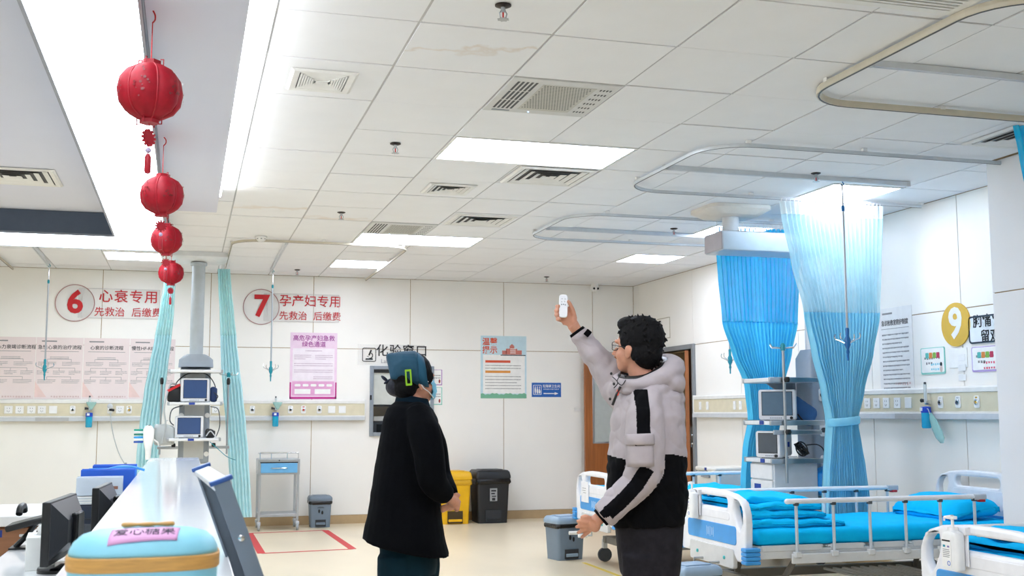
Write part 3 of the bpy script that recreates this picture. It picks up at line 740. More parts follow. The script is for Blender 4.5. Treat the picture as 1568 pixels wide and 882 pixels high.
fp = [(-W / 2, -H_ / 2), (W / 2, -H_ / 2)] + [(W / 2 - W * k / 20, -H_ / 2 + .05 + .012 * (k % 2) + .008 * math.sin(k)) for k in range(21)]
MB().prism(fp, -.0062, -.004).build('green_foot', mat('leaf green print', '#79b795', .6), gp)
# blue accessible toilet sign
x0, x1, z0, z1 = bdim(814, 586, 859, 608); W, H_ = x1 - x0, z1 - z0
bs = root('toilet_sign', 'blue accessible toilet sign with a white arrow', 'sign', ((x0 + x1) / 2, YB, (z0 + z1) / 2))
MB().box(-W / 2 - .008, W / 2 + .008, -.004, -.001, -H_ / 2 - .008, H_ / 2 + .008).build('white_border', WHITE, bs); MB().box(-W / 2, W / 2, -.006, -.001, -H_ / 2, H_ / 2).build('plate', BLUE, bs, bevel=.002)
x = -W / 2 + .075
plate('pictogram_frame', [rrect(x - .055, x + .055, -.062, .062, .008), list(reversed(rrect(x - .049, x + .049, -.056, .056, .006)))], .001, WHITE, bs, Matrix.Translation((0, -.0068, 0)))
pg = MB()
for s_, k in ((-.028, 0), (.0, 1), (.028, 2)):
    pg.lathe([(.008, .0063), (.008, .0075)], (x + s_, 0, .035), 10, axis='y')
    if k == 0: pg.prism([(x + s_ - .009, .022), (x + s_ + .009, .022), (x + s_ + .009, -.01), (x + s_ + .005, -.05), (x + s_ - .005, -.05), (x + s_ - .009, -.01)], -.0075, -.0063)
    elif k == 1: pg.prism([(x + s_ - .006, .022), (x + s_ + .006, .022), (x + s_ + .012, -.02), (x + s_ + .005, -.05), (x + s_ - .005, -.05), (x + s_ - .012, -.02)], -.0075, -.0063)
    else: pg.prism([(x + s_ - .004, .022), (x + s_ + .004, .022), (x + s_ + .004, -.005), (x + s_ + .014, -.01), (x + s_ + .012, -.045), (x + s_ - .012, -.045), (x + s_ - .010, -.01)], -.0075, -.0063)
pg.build('pictogram', WHITE, bs)
text('headline', '无障碍卫生间', .043, WHITE, bs, .065, .045, -.0068, bold=.01, sx=.92)
text('second_line', 'BARRIER-FREE TOILET', .022, WHITE, bs, .065, .008, -.0068)
MB().prism([(-.04, -.04), (.11, -.04), (.11, -.028), (.16, -.046), (.11, -.064), (.11, -.052), (-.04, -.052)], -.0075, -.006).build('arrow', WHITE, bs)
# blind switch plate by the door, and a flush access hatch above it
sp_ = wall_back_item('switch_plate', 'flat white switch plate on the back wall beside the door leaf', 'switch', 884, 627)
MB().box(-.05, .05, -.008, 0, -.03, .03).build('cover', WALLP, sp_, bevel=.002); MB().box(-.044, .044, -.011, -.007, -.024, .024).build('rocker', OFFW, sp_, bevel=.002)
hp = wall_right_item('access_panel', 'flush square access panel on the wall above the door', 'access panel', 1016, 503)
plate('frame', [rrect(-.2, .2, -.13, .13, .004), list(reversed(rrect(-.19, .19, -.12, .12, .003)))], .004, mat('shadow line', '#bdb5a4', .6), hp, Matrix.Translation((0, -.002, 0)))
MB().box(-.188, .188, -.003, 0, -.118, .118).build('lid', WALLP, hp)

# gas and power rails
def gas_rail(name, label, frame, length, items, trough=None):
    """frame: root placed at rail's left end, centre height; local x along the wall"""
    r0 = frame
    prof = [(0, -.115), (-.045, -.115), (-.06, -.105), (-.06, -.075), (-.05, -.07), (-.05, .07), (-.06, .075), (-.06, .105), (-.045, .118), (0, .118)]
    MB().loft([[(x, a, b) for a, b in prof] for x in (0, length)]).build('housing', OFFW, r0)
    MB().box(.002, length - .002, -.0535, -.049, -.07, .07).build('fascia', TAN, r0)
    for x in (0, length): MB().box(x - .006, x + .006, -.064, 0, -.119, .122).build('end_cap', OFFW, r0, bevel=.004)
    MB().box(.0, length, -.075, -.055, -.13, -.085).build('trough', LGREY, r0, bevel=.004)
    if trough: MB().box(trough[0], trough[1], -.079, -.074, -.128, -.087).build('trough_cover', mat('cover grey', '#b3b3b2', .4), r0)
    for kind, x in items:
        if kind == 's':
            o = MB().box(x - .043, x + .043, -.062, -.053, -.043, .043).build('socket', WHITE, r0, bevel=.003)
            h = MB()
            for a_, b_ in ((-.012, .016), (.012, .016), (-.011, -.014), (.011, -.014), (0, -.022)): h.box(x + a_ - .002, x + a_ + .002, -.0626, -.0618, b_ - .006, b_ + .006)
            h.build('pin_holes', DGREY, o)
        elif kind == 'b': MB().box(x - .043, x + .043, -.062, -.053, -.043, .043).build('blank_plate', WHITE, r0, bevel=.003)
        elif kind == 'w':
            o = MB().box(x - .026, x + .026, -.062, -.053, -.045, .045).build('switch', WHITE, r0, bevel=.003); MB().box(x - .008, x + .008, -.066, -.061, -.018, .018).build('rocker', OFFW, o, bevel=.002)
        elif kind[0] == 'g':
            o = plate('gas_outlet', [rrect(x - .03, x + .03, -.045, .045, .014)], .01, WHITE, r0, Matrix.Translation((0, -.058, 0)), .003)
            MB().lathe([(.021, .062), (.021, .07), (.014, .072), (.014, .066)], (x, 0, -.002), 18, axis='y').build('socket_ring', CHROME, o, smooth=True)
            MB().lathe([(.013, .062), (.011, .068), (0.001, .068)], (x, 0, -.002), 14, axis='y').build('socket_core', {'k': BLACK, 'r': RED, 'y': mat('amber cap', '#d9a928', .4)}[kind[1]], o, smooth=True)
            MB().box(x - .012, x + .012, -.0645, -.0625, .027, .037).build('colour_tag', {'k': LGREY, 'r': RED, 'y': MATS['amber cap'] if 'amber cap' in MATS else RED}[kind[1]], o)
    return r0
zc = (on_y(100, 614, YB).z + on_y(100, 641, YB).z) / 2
XL = -2.6
def lx(px): return on_y(px, 627, YB).x - XL
g6 = root('gas_rail', 'long beige wall rail with sockets under the flowchart posters', 'wall rail', (XL, YB, zc), 0, 'wall rails with sockets and gas outlets')
gas_rail('', '', g6, on_y(230, 627, YB).x - XL, [('s', lx(14)), ('s', lx(31)), ('s', lx(49)), ('s', lx(65)), ('b', lx(82)), ('gk', lx(112)), ('gk', lx(169)), ('s', lx(184)), ('gy', lx(198))], (lx(56), lx(107)))
XS = on_y(322, 627, YB).x
def lx7(px): return on_y(px, 627, YB).x - XS
g7 = root('gas_rail', 'beige wall rail with gas outlets under the pink poster', 'wall rail', (XS, YB, zc), 0, 'wall rails with sockets and gas outlets')
gas_rail('', '', g7, on_y(558, 627, YB).x - XS, [('s', lx7(330)), ('gk', lx7(386)), ('gk', lx7(444)), ('gr', lx7(464)), ('gk', lx7(488)), ('b', lx7(507)), ('b', lx7(523))])
zr = (on_x(1450, 596, XR).z + on_x(1450, 634, XR).z) / 2 - .005
YS = DY0 - .1
def ry(px): return YS - on_x(px, 612, XR).y
g9 = root('gas_rail', 'long pale wall rail with sockets on the right wall by the beds', 'wall rail', (XR, YS, zr), -pi / 2, 'wall rails with sockets and gas outlets')
gas_rail('', '', g9, YS - 6.3, [('w', ry(1079)), ('w', ry(1090)), ('w', ry(1132)), ('w', ry(1141)), ('s', ry(1323)), ('s', ry(1337)), ('s', ry(1351)), ('s', ry(1366)), ('s', ry(1383)), ('b', ry(1400)), ('gk', ry(1450)), ('gk', ry(1477)), ('gy', ry(1506))], (ry(1382), ry(1428)))

# oxygen humidifier bottles
CYL = mat('blue water plastic', '#19b4dd', .15, alpha=.85); MASKM = mat('clear mask film', '#9fd6cf', .2, alpha=.5)
def humidifier(label, fr, mask):
    r0 = fr
    MB().lathe([(.018, .066), (.018, .11)], (0, 0, 0), 14, axis='y').build('connector', CHROME, r0, smooth=True)
    MB().tube([(0, -.11, -.005), (0, -.11, .14)], .012, 10).build('flow_tube', mat('clear tube', '#dfe9ea', .1, alpha=.6), r0, smooth=True)
    MB().lathe([(.009, .0), (.011, .012), (.008, .02)], (0, -.11, .138), 10).build('float_cap', DGREY, r0, smooth=True)
    MB().tube([(-.05, -.11, .015), (-.03, -.11, .015), (0, -.11, .01)], [.016, .013, .008], 10).build('valve_knob', BLACK, r0, smooth=True)
    MB().lathe([(.006, .0), (.038, -.005), (.04, -.045), (.037, -.05)], (0, -.11, -.03), 18).build('lid', mat('blue lid', '#1b49c0', .35), r0, smooth=True)
    MB().lathe([(.036, 0), (.036, -.11), (.03, -.12), (.002, -.12)], (0, -.11, -.08), 18).build('bottle', CYL, r0, smooth=True)
    MB().box(-.02, .008, -.152, -.147, -.066, -.04).build('label_patch', WHITE, r0)
    if mask == 'up':
        m_ = MB().loft([[(.02 + a * s_, -.125 + b * s_ * .3, .03 + h) for a, b in circ(0, 0, 1, 12)] for h, s_ in ((-.03, .012), (-.01, .022), (.03, .048), (.055, .056), (.058, .05))]); m_.build('oxygen_mask', MASKM, r0, smooth='all')
    if mask == 'down':
        m_ = MB().loft([[(.06 + h * .55 + a * s_, -.115 + b * s_ * .35, -.08 - h) for a, b in circ(0, 0, 1, 12)] for h, s_ in ((0, .012), (.05, .04), (.13, .055), (.19, .05), (.23, .02))]); m_.build('oxygen_mask', MASKM, r0, smooth='all')
        MB().tube(smoothpath([(0, -.11, -.06), (.05, -.13, -.05), (.06, -.12, -.09)]), .004, 6).build('mask_tube', MATS['clear tube'], r0, smooth=True)
p = on_y(138, 627, YB); humidifier('', root('humidifier_bottle', 'blue oxygen humidifier bottle on the rail under the flowchart posters', 'bottle', (p.x, YB, zc)), 'up')
p = on_y(421, 627, YB); humidifier('', root('humidifier_bottle', 'blue oxygen humidifier bottle on the rail under the pink poster', 'bottle', (p.x, YB, zc)), 'up')
p = on_x(1442, 612, XR); humidifier('', root('humidifier_bottle', 'blue oxygen humidifier bottle hanging on the right wall rail', 'bottle', (XR, p.y + .05, zr), -pi / 2), 'down')
# pressure gauge with hose on rail six
p = on_y(169, 627, YB); q = on_y(193, 712, YB)
ps = root('suction_hose', 'grey suction gauge with a thin hose hanging from the left rail', 'hose', (p.x, YB, zc))
MB().lathe([(.03, .078), (.03, .1), (.024, .104), (.001, .104)], (0, 0, .04), 18, axis='y').build('gauge', LGREY, ps, smooth=True)
MB().tube([(0, -.085, .0), (.04, -.1, -.005), (.05, -.1, -.005)], [.012, .014, .012], 10).build('valve', BLACK, ps, smooth=True)
MB().tube(smoothpath([(.005, -.085, -.03), (.04, -.11, -.25), (.11, -.11, -.48), (q.x - p.x, -.1, q.z - zc)]), .006, 6).build('hose', mat('grey tubing', '#b9bcbb', .4), ps, smooth=True)
MB().lathe([(.012, .03), (.02, .0), (.02, -.02)], (q.x - p.x, -.1, q.z - zc), 10).build('hose_end', MGREY, ps, smooth=True)

# right wall notices
y0, y1, z0, z1 = rdim(1345, 478, 1401, 594); z1 = on_x(1372, 470, XR).z; z0 = on_x(1372, 595, XR).z; W, H_ = abs(y1 - y0), z1 - z0
rp_ = root('regulation_poster', 'tall white poster of printed rules on the right wall', 'poster', (XR, (y0 + y1) / 2, (z0 + z1) / 2), -pi / 2)
MB().box(-W / 2, W / 2, -.005, -.0005, -H_ / 2, H_ / 2).build('sheet', mat('white gloss board', '#edecea', .3), rp_, bevel=.001)
text('title', '急诊抢救室陪护制度', .05, INK, rp_, .0, H_ / 2 - .13, -.0062, bold=.01, sx=.82)
fine('rule', [(-W / 2 + .04, W / 2 - .04, H_ / 2 - .178, H_ / 2 - .174), (-W / 2 + .06, -W / 2 + .2, H_ / 2 - .055, H_ / 2 - .04)], GINK, rp_, -.0058)
fine('fine_print', lines(-W / 2 + .05, W / 2 - .05, H_ / 2 - .22, 16, .037, .013, None, .015), mat('dark fine print', '#6a696b', .7), rp_, -.0058)
fine('footer', lines(-.02, W / 2 - .03, -H_ / 2 + .05, 1, .02, .025, None, .024), MATS['faded pink ink'], rp_, -.0058)
p = on_x(1465, 497, XR)
d9 = root('number_disc', 'yellow disc with a white nine on the right wall', 'sign', (XR, p.y, p.z), -pi / 2)
MB().lathe([(.168, .001), (.168, .012)], seg=40, axis='y').build('disc', mat('ochre disc', '#dbb245', .45), d9)
text('numeral', '9', .32, WHITE, d9, 0, 0, -.0135, bold=.03)
p0, p1 = on_x(1485, 506, XR), on_x(1535, 500, XR); W = .62; zz = (on_x(1487, 485, XR).z + on_x(1487, 527, XR).z) / 2; H_ = on_x(1487, 485, XR).z - on_x(1487, 527, XR).z
cs = root('chest_pain_sign', 'white black-framed observation area sign beside the column', 'sign', (XR, p0.y - W / 2, zz), -pi / 2)
plate('board', [rrect(-W / 2, W / 2, -H_ / 2, H_ / 2, .03)], .008, mat('cool white board', '#e8eef2', .3), cs, Matrix.Translation((0, -.005, 0)))
plate('frame', [rrect(-W / 2, W / 2, -H_ / 2, H_ / 2, .03), list(reversed(rrect(-W / 2 + .012, W / 2 - .012, -H_ / 2 + .012, H_ / 2 - .012, .022)))], .004, mat('dark frame ink', '#2a3848', .4), cs, Matrix.Translation((0, -.010, 0)))
text('headline', '胸痛病人', .1, INK, cs, -W / 2 + .05, .055, -.0105, bold=.02, align='LEFT', space=1.1)
text('second_line', '留观区', .1, INK, cs, -W / 2 + .13, -.06, -.0105, bold=.02, align='LEFT', space=1.1)
def note(px0, py0, px1, py1, edge, label, kind):
    a_, b_ = on_x(px0, (py0 + py1) / 2, XR), on_x(px1, (py0 + py1) / 2, XR); W = max(.05, a_.y - b_.y); z1 = on_x((px0 + px1) / 2, py0, XR).z; z0 = on_x((px0 + px1) / 2, py1, XR).z; H_ = z1 - z0
    n_ = root('wall_notice', label, 'notice', (XR, (a_.y + b_.y) / 2, (z0 + z1) / 2), -pi / 2, 'notices on the right wall')
    if kind == 'card':
        plate('card', [rrect(-W / 2, W / 2, -H_ / 2, H_ / 2, .015)], .005, mat('notice edge ' + edge, edge, .4), n_, Matrix.Translation((0, -.004, 0)))
        plate('field', [rrect(-W / 2 + .01, W / 2 - .01, -H_ / 2 + .014, H_ / 2 - .006, .012)], .003, PAPER, n_, Matrix.Translation((0, -.0065, 0)))
        for k, c4 in enumerate(('#58b7b0', '#d8863e', '#7fb34b', '#b73a57')): plate('heading_badge', [rrect(-.085 + k * .045, -.045 + k * .045, H_ / 2 - .085, H_ / 2 - .04, .008)], .001, mat('badge ' + c4, c4, .5), n_, Matrix.Translation((0, -.0085, 0)))
        fine('fine_print', lines(-.1, .1, .0 + .03, 1, .03, .02, None, .022) + lines(-.08, .0, -.01, 1, .03, .02, None, .022), GINK, n_, -.0085)
        fine('tinted_print', lines(-.02, .1, -.02, 2, .04, .018, None, .02), mat('tinted ink ' + edge, '#7fcfe0' if edge == '#8fd3c6' else '#e05a78', .6), n_, -.0085)
        if edge == '#8fd3c6':
            MB().ell((W / 2 - .045, -.009, -H_ / 2 + .075), (.014, .0015, .017)).build('printed_head', INK, n_)
            MB().ell((W / 2 - .045, -.009, -H_ / 2 + .04), (.016, .0015, .028)).build('printed_figure', mat('pale coat print', '#d8c2b8', .6), n_)
    else:
        MB().box(-W / 2, W / 2, -.006, -.0005, -H_ / 2, H_ / 2).build('holder', PAPER, n_, bevel=.002)
        for k in range(3): MB().box(-.0, W / 2 - .02, -.008, -.0055, H_ / 2 - .1 - k * .075, H_ / 2 - .05 - k * .075).build('name_slot', WHITE, n_, bevel=.002)
note(1411, 532, 1448, 573, '#8fd3c6', 'green-edged notice card left of the blank name holder', 'card')
note(1454, 533, 1482, 563, '#ffffff', 'blank white name holder under the yellow nine', 'holder')
note(1489, 530, 1532, 569, '#b9a2d8', 'purple-edged notice card under the observation sign', 'card')
# ================================================================== FURNITURE
from mathutils import noise
def nz3(x, y, z, s=1.): return noise.noise(Vector((x * s, y * s, z * s)))
def soft_box(x0, x1, y0, y1, z0, z1, r, amp=.0, sc=6., n=26, k=7, seed=0., sag=None):
    """closed rounded slab lofted along x"""
    rings = []
    for i in range(n + 1):
        t = i / n; e = .5 - .5 * math.cos(pi * t); x = x0 + (x1 - x0) * e
        d = min(x - x0, x1 - x); q = 1. if d > r else math.sqrt(max(0., 1 - (1 - d / r) ** 2))
        q = max(q, .04); s = r * (1 - q)
        ring = []
        base = rrect(y0 + s, y1 - s, z0 + s * .8, z1 - s * .8, max(.004, min(r, (z1 - z0) / 2 - .002, (y1 - y0) / 2 - .002) * q), 5)
        # densify the long edges
        dense = []
        for a in range(len(base)):
            p, p2 = base[a], base[(a + 1) % len(base)]; L_ = math.hypot(p2[0] - p[0], p2[1] - p[1]); c = k if L_ > (y1 - y0) * .3 else (2 if L_ > .03 else 1)
            if abs(base[a][0] - base[(a + 1) % len(base)][0]) > .1 or c > 1: cc = k if abs(p2[0] - p[0]) > abs(p2[1] - p[1]) else 2
            else: cc = 1
            for b in range(cc): dense.append((p[0] + (p2[0] - p[0]) * b / cc, p[1] + (p2[1] - p[1]) * b / cc))
        for (y, z) in dense:
            a = amp * nz3(x + seed, y, z, sc) + amp * .5 * nz3(x + seed + 9, y * 1.3, z, sc * 2.3)
            zz = z + a * (1 if z > (z0 + z1) / 2 else .2) + (sag(x, y) if sag and z > (z0 + z1) / 2 else 0)
            yy = y + a * .7 * (1 if abs(y - (y0 + y1) / 2) > (y1 - y0) * .4 else 0)
            ring.append((x, yy, zz))
        rings.append(ring)
    L_ = min(len(q) for q in rings); 
    return MB().loft([q[:L_] for q in rings])

def board_outline(top, half, arch_z, foot_z):
    h = [(.34, foot_z + .015), (.36, foot_z), (half - .02, foot_z), (half - .008, foot_z + .06), (half, top - .2), (half - .006, top - .135), (half - .03, top - .085), (half - .075, top - .045), (half - .17, top - .018), (half - .33, top - .002), (0, top)]
    left = [(-a, b) for a, b in reversed(h[:-1])]
    arch = [(-.30, arch_z), (.30, arch_z)]
    return h + left + arch
def end_board(bed, name, x, top, face):
    T = Matrix.Translation((x, 0, 0)) @ Matrix.Rotation(pi / 2 * (1 if face < 0 else 1), 4, 'Z')
    half = .485
    ear = lambda s: [(s * a, b) for a, b in ((.405, top - .245), (.442, top - .19), (.444, top - .12), (.42, top - .075), (.385, top - .058), (.335, top - .062), (.322, top - .10), (.345, top - .16), (.375, top - .215))]
    ears = [ear(1), list(reversed(ear(-1)))]
    slot = list(reversed(rrect(-.24, .24, top - .118, top - .046, .03)))
    loops = [board_outline(top, half, .435, .375), slot]
    for e_ in ears: loops.append(list(reversed(e_)))
    b = plate(name, loops, .055, ABS, bed, T, .014, 3)
    # recessed field frame and blue insert
    plate('inset_panel', [rrect(-.36, .36, .475, .595, .025)], .064, BEDBLUE, b, T, .004)
    plate('upper_field', [rrect(-.27, .27, .625, top - .135, .02)], .060, ABS, b, T, .004)
    gp_ = MB()
    for k in range(2):
        gx = -.02 + k * .06
        for q in ((gx - .022, gx - .019), (gx + .019, gx + .022)): gp_.box(q[0], q[1], .0315, .0335, .50, .565, T=T)
        gp_.box(gx - .012, gx - .008, .0315, .0335, .51, .56, T=T); gp_.box(gx + .006, gx + .010, .0315, .0335, .51, .56, T=T)
    gp_.build('printed_logo', mat('pale logo', '#c4e2fa', .4), b)
    sk = plate('skirt_panel', [rrect(-.325, .325, .325, .45, .02)], .03, mat('skirt grey', '#d3d3d1', .4), b, T @ Matrix.Translation((0, .02, 0)), .005)
    for s in (-1, 1): MB().lathe([(.012, .0), (.012, -.008), (.004, -.012)], (0, 0, 0), 10, T=T @ Matrix.Translation((s * .2, .034, .385)), axis='y').build('fixing_cap', mat('teal cap', '#4fc0c0', .4), sk, smooth=True)
    for s in (-1, 1):
        m = MB()
        for k in range(4): m.box(-.05 if face < 0 else -.04, .055, s * .455 if s > 0 else -.525, .525 if s > 0 else -.455, .372 + k * .026, .396 + k * .026)
        m.build('corner_bumper', BEDBLUE, b, bevel=.006, loc=(x, 0, 0))
    return b
def make_bed(label, loc, near_up=True, far_up=True):
    bed = root('hospital_bed', label, 'bed', loc, 0, 'hospital beds')
    end_board(bed, 'footboard', 0, .815, -1); end_board(bed, 'headboard', 2.11, .90, 1)
    for s in (-1, 1):
        MB().box(.06, 2.06, s * .43 - .02, s * .43 + .02, .395, .455).build('side_beam', BEDFR, bed, bevel=.005)
        MB().box(.30, 1.85, s * .475 - .012, s * .475 + .012, .365, .425).build('rail_bracket', BEDFR, bed, bevel=.004)
        if (near_up if s < 0 else far_up):
            rl = MB().tube([(.27, s * .49, .757), (1.0, s * .49, .757), (1.72, s * .49, .757)], .017, 12).build('side_rail', ABS, bed, smooth=True)
            MB().ell((.27, s * .49, .757), (.022, .018, .018)).build('rail_cap', ABS, rl, smooth='all')
            MB().box(1.66, 1.76, s * .49 - .018, s * .49 + .018, .735, .775).build('latch_housing', LGREY, rl, bevel=.008)
            MB().box(1.70, 1.745, s * .49 - .021, s * .49 + .021, .722, .738).build('release_lever', RED, rl, bevel=.003)
            for k in range(6):
                px_ = .33 + k * .268
                MB().tube([(px_, s * .49, .745), (px_, s * .49, .41)], .0105, 10).build('post', ALU, rl, smooth=True)
                MB().box(px_ - .02, px_ + .02, s * .49 - .02, s * .49 + .02, .405, .44).build('post_foot', BEDFR, rl, bevel=.004)
                MB().box(px_ - .014, px_ + .014, s * .49 - .014, s * .49 + .014, .728, .748).build('post_head', DGREY, rl, bevel=.003)
        else:
            rl = MB().tube([(.27, s * .50, .40), (1.72, s * .50, .40)], .017, 12).build('side_rail', ABS, bed, smooth=True)
            for k in range(6): MB().tube([(.33 + k * .268, s * .495, .41), (.42 + k * .268, s * .495, .37)], .0105, 8).build('post', ALU, rl, smooth=True)
    for k, (a, b) in enumerate(((.08, .55), (.58, .86), (.89, 1.16), (1.19, 2.04))): 
        d = MB()
        d.box(a, b, -.44, .44, .455, .475); d.box(a + .02, b - .02, -.455, -.435, .44, .48); d.box(a + .02, b - .02, .435, .455, .44, .48)
        d.build('deck_section', BEDFR, bed, bevel=.006)
    m = MB()
    for s in (-1, 1): m.box(.18, 1.95, s * .34 - .025, s * .34 + .025, .17, .23)
    for x in (.22, 1.9): m.box(x - .025, x + .025, -.34, .34, .17, .23)
    m.build('base_frame', mat('base grey', '#8a8780', .45), bed, bevel=.004)
    for k in range(9): MB().box(1.0 + k * .075, 1.02 + k * .075, -.33, .33, .20, .215).build('rack_slat', BEDFR, bed)
    for x in (.3, 1.75):
        for s in (-1, 1): MB().tube([(x, s * .3, .2), (x + .12, s * .36, .42)], .02, 8).build('lift_arm', mat('arm grey', '#77736c', .5), bed, smooth=True)
    for k, y in enumerate((-.12, .12)):
        h = MB().tube([(.28, y, .36), (-.02, y, .345), (-.10, y, .345), (-.10, y, .29), (-.16, y, .29)], .009, 8).build('crank', STEEL, bed, smooth=True)
        MB().tube([(-.14, y, .29), (-.22, y, .29)], .016, 10).build('crank_grip', OFFW, h, smooth=True)
    for x in (.2, 1.92):
        for s in (-1, 1):
            c = MB().box(x - .02, x + .02, s * .37 - .02, s * .37 + .02, .12, .2).build('caster', BEDFR, bed, bevel=.003)
            MB().lathe([(.02, -.018), (.062, -.016), (.062, .016), (.02, .018)], (x, s * .37, .064), 18, axis='y').build('wheel', DGREY, c, smooth=True)
    return bed
def mattress(label, loc, seed):
    o = soft_box(.07, 2.06, -.455, .455, .476, .585, .045, .008, 5, 40, 10, seed).build('mattress', SHEET, None, smooth='all'); o.location = loc
    return tag(o, label, 'mattress')
def pillow(label, loc, seed, rz=0):
    m = soft_box(-.21, .21, -.36, .36, 0, .13, .062, .016, 6, 22, 8, seed, lambda x, y: .02 - .12 * (abs(y) / .36) ** 4 * .35 - .05 * (abs(x) / .21) ** 3)
    o = m.build('pillow', SHEET, None, smooth='all'); o.location = loc; o.rotation_euler = (0, -.12, rz); return tag(o, label, 'pillow')
BEDX = 3.43
bA, bB, bC = (BEDX, 7.0, 0), (BEDX, 4.27, 0), (BEDX, 9.25, 0)
make_bed('hospital bed in the middle bay with raised side rails and folded quilt', bA)
make_bed('nearest hospital bed at the lower right, only its footboard in view', bB, True, True)
make_bed('hospital bed farthest back, mostly hidden behind the man', bC, False, True)
mattress('cyan covered mattress of the middle bed', bA, 1.3); mattress('cyan covered mattress of the nearest bed', bB, 7.7); mattress('cyan covered mattress of the bed behind the man', bC, 3.1)
pillow('soft cyan pillow at the head of the middle bed', (5.22, 6.98, .594), 2.2); pillow('cyan pillow at the head of the bed behind the man', (5.22, 9.25, .594), 5.1)
# quilts: folded in layers, rolled edge towards the head
def quilt(name, label, loc, seed):
    r0 = root(name, label, 'quilt', loc)
    lay = [(.06, .74, -.42, .42, .0, .06, 0), (.06, .62, -.39, .40, .055, .115, 1.5), (.06, .60, -.37, .40, .105, .165, 3.1), (.08, .56, -.33, .38, .15, .195, 4.4)]
    for k, (a, b, c, d, e, f_, q) in enumerate(lay):
        soft_box(a, b, c, d, e, f_, .036, .022, 5.5, 34, 12, seed + q, lambda x, y: -.05 * max(0, (x - .45)) - .02 * abs(y)).build('fold', SHEET, r0, smooth='all')
quilt('folded_quilt', 'thick folded bright blue quilt on the foot of the middle bed', (BEDX, 7.0, .583), 3.)
def quilt_flat(label, loc, seed):
    r0 = root('spread_quilt', label, 'quilt', loc)
    for k, (a, b, e, f_) in enumerate(((.08, 1.5, 0, .05), (.09, 1.35, .045, .085))):
        soft_box(a, b, -.44, .44, e, f_, .024, .018, 4, 40, 12, seed + k).build('fold', SHEET, r0, smooth='all')
quilt('folded_quilt', 'bright cyan quilt folded on the foot of the nearest bed', (BEDX + .04, 4.27, .583), 11.)
quilt_flat('bright cyan quilt on the bed behind the man', (BEDX, 9.25, .583), 17.)

# hand sanitiser bottles hung on the footboards
def sanitiser(label, x, y, z, s=1.):
    r0 = root('sanitiser_bottle', label, 'bottle', (x, y, z), -pi / 2, 'sanitiser bottles on footboards')
    hb_ = MB(); hb_.box(-.066, .066, -.006, .0, -.16, .012); hb_.box(.055, .066, -.02, .05, -.02, .014); hb_.box(.04, .066, .0, .065, .006, .016); hb_.box(.04, .066, .060, .066, -.03, .016)
    hb_.build('holder', ABS, r0, bevel=.003)
    MB().loft([[(a, -.033 + b, h) for a, b in rrect(-w_ / 2, w_ / 2, -.025, .025, .018)] for h, w_ in ((-.178, .10), (-.168, .112), (-.03, .112), (-.012, .10), (-.004, .04), (.012, .034))]).build('bottle', WHITE, r0, smooth=50)
    nz_ = MB(); nz_.tube([(0, -.033, .01), (0, -.033, .05)], .007, 10); nz_.tube([(-.015, -.033, .052), (.0, -.033, .056), (-.055, -.033, .052), (-.06, -.033, .036)], [.010, .012, .006, .005], 10); nz_.box(-.03, .022, -.043, -.023, .048, .062)
    nz_.build('pump', WHITE, r0, bevel=.002)
    lb = MB().box(-.048, .016, -.0605, -.0588, -.165, -.04).build('label_sheet', PAPER, r0)
    MB().box(-.044, .012, -.0612, -.0604, -.052, -.045).build('label_bar', INK, lb)
    MB().box(-.038, -.022, -.0612, -.0604, -.078, -.068).build('label_tint', TEAL, lb)
    MB().box(-.008, .006, -.0612, -.0604, -.078, -.070).build('label_tint', mat('mauve tint', '#8e84b8', .6), lb)
    mb_ = MB()
    for k in range(5): mb_.box(-.04, .004 + .004 * (k % 2), -.0611, -.0604, -.09 - k * .008, -.087 - k * .008)
    tag(mb_.build('label_print', GINK, lb), kind='stuff')
    plate('label_ring', [circ(.0, -.148, .011, 14), list(reversed(circ(.0, -.148, .008, 14)))], .001, mat('blue ring ink', '#4d74c8', .5), lb, Matrix.Translation((0, -.0610, 0)))
sanitiser('white sanitiser pump bottle hung on the nearest footboard', BEDX - .036, 4.27 + .175, .79)
sanitiser('white sanitiser pump bottle hung on the footboard of the middle bed', BEDX - .036, 7.0 + .20, .785)
cd_ = root('bed_card', 'small white bed card on the footboard behind the man', 'card', (BEDX - .032, 9.25 + .22, .66), -pi / 2)
MB().box(-.09, .09, -.008, .0, -.12, .06).build('holder', ABS, cd_, bevel=.002); tag(MB().box(-.05, .04, -.0095, -.0075, .0, .004).box(-.05, .03, -.0095, -.0075, -.02, -.016).box(-.03, .04, -.0095, -.0075, -.04, -.036).build('card_print', GINK, cd_), kind='stuff')

# bedside cabinet
cb_ = root('bedside_cabinet', 'cream bedside cabinet with tan drawer fronts beyond the middle bed', 'cabinet', (5.14, 10.22, 0))
W, D, H_ = .40, .44, .79
MB().box(-.2, .2, -.22, .22, .08, .75).build('body', mat('pale grey cabinet', '#cfd2d0', .4), cb_, bevel=.01)
MB().box(-.225, .21, -.235, .235, .75, .79).build('top', mat('cream cabinet top', '#e6e2d8', .35), cb_, bevel=.014)
TAND = mat('tan drawer', '#c89a5c', .45)
for k, (z0, z1) in enumerate(((.60, .74), (.40, .58), (.10, .38))):
    d = MB().box(-.214, -.199, -.21, .21, z0, z1).build('drawer', TAND if k else mat('cream drawer', '#dedbd2', .4), cb_, bevel=.004)
    MB().box(-.232, -.212, -.09, .09, z1 - .05, z1 - .025).build('handle', MGREY, d, bevel=.004)
MB().box(-.228, -.2235, -.03, .01, .757, .785).build('number_sticker', NAVY, cb_)
for sx in (-1, 1):
    for sy in (-1, 1): MB().lathe([(.01, -.015), (.038, -.012), (.038, .012), (.01, .015)], (sx * .16, sy * .17, .04), 14, axis='y').build('caster', DGREY, cb_, smooth=True)

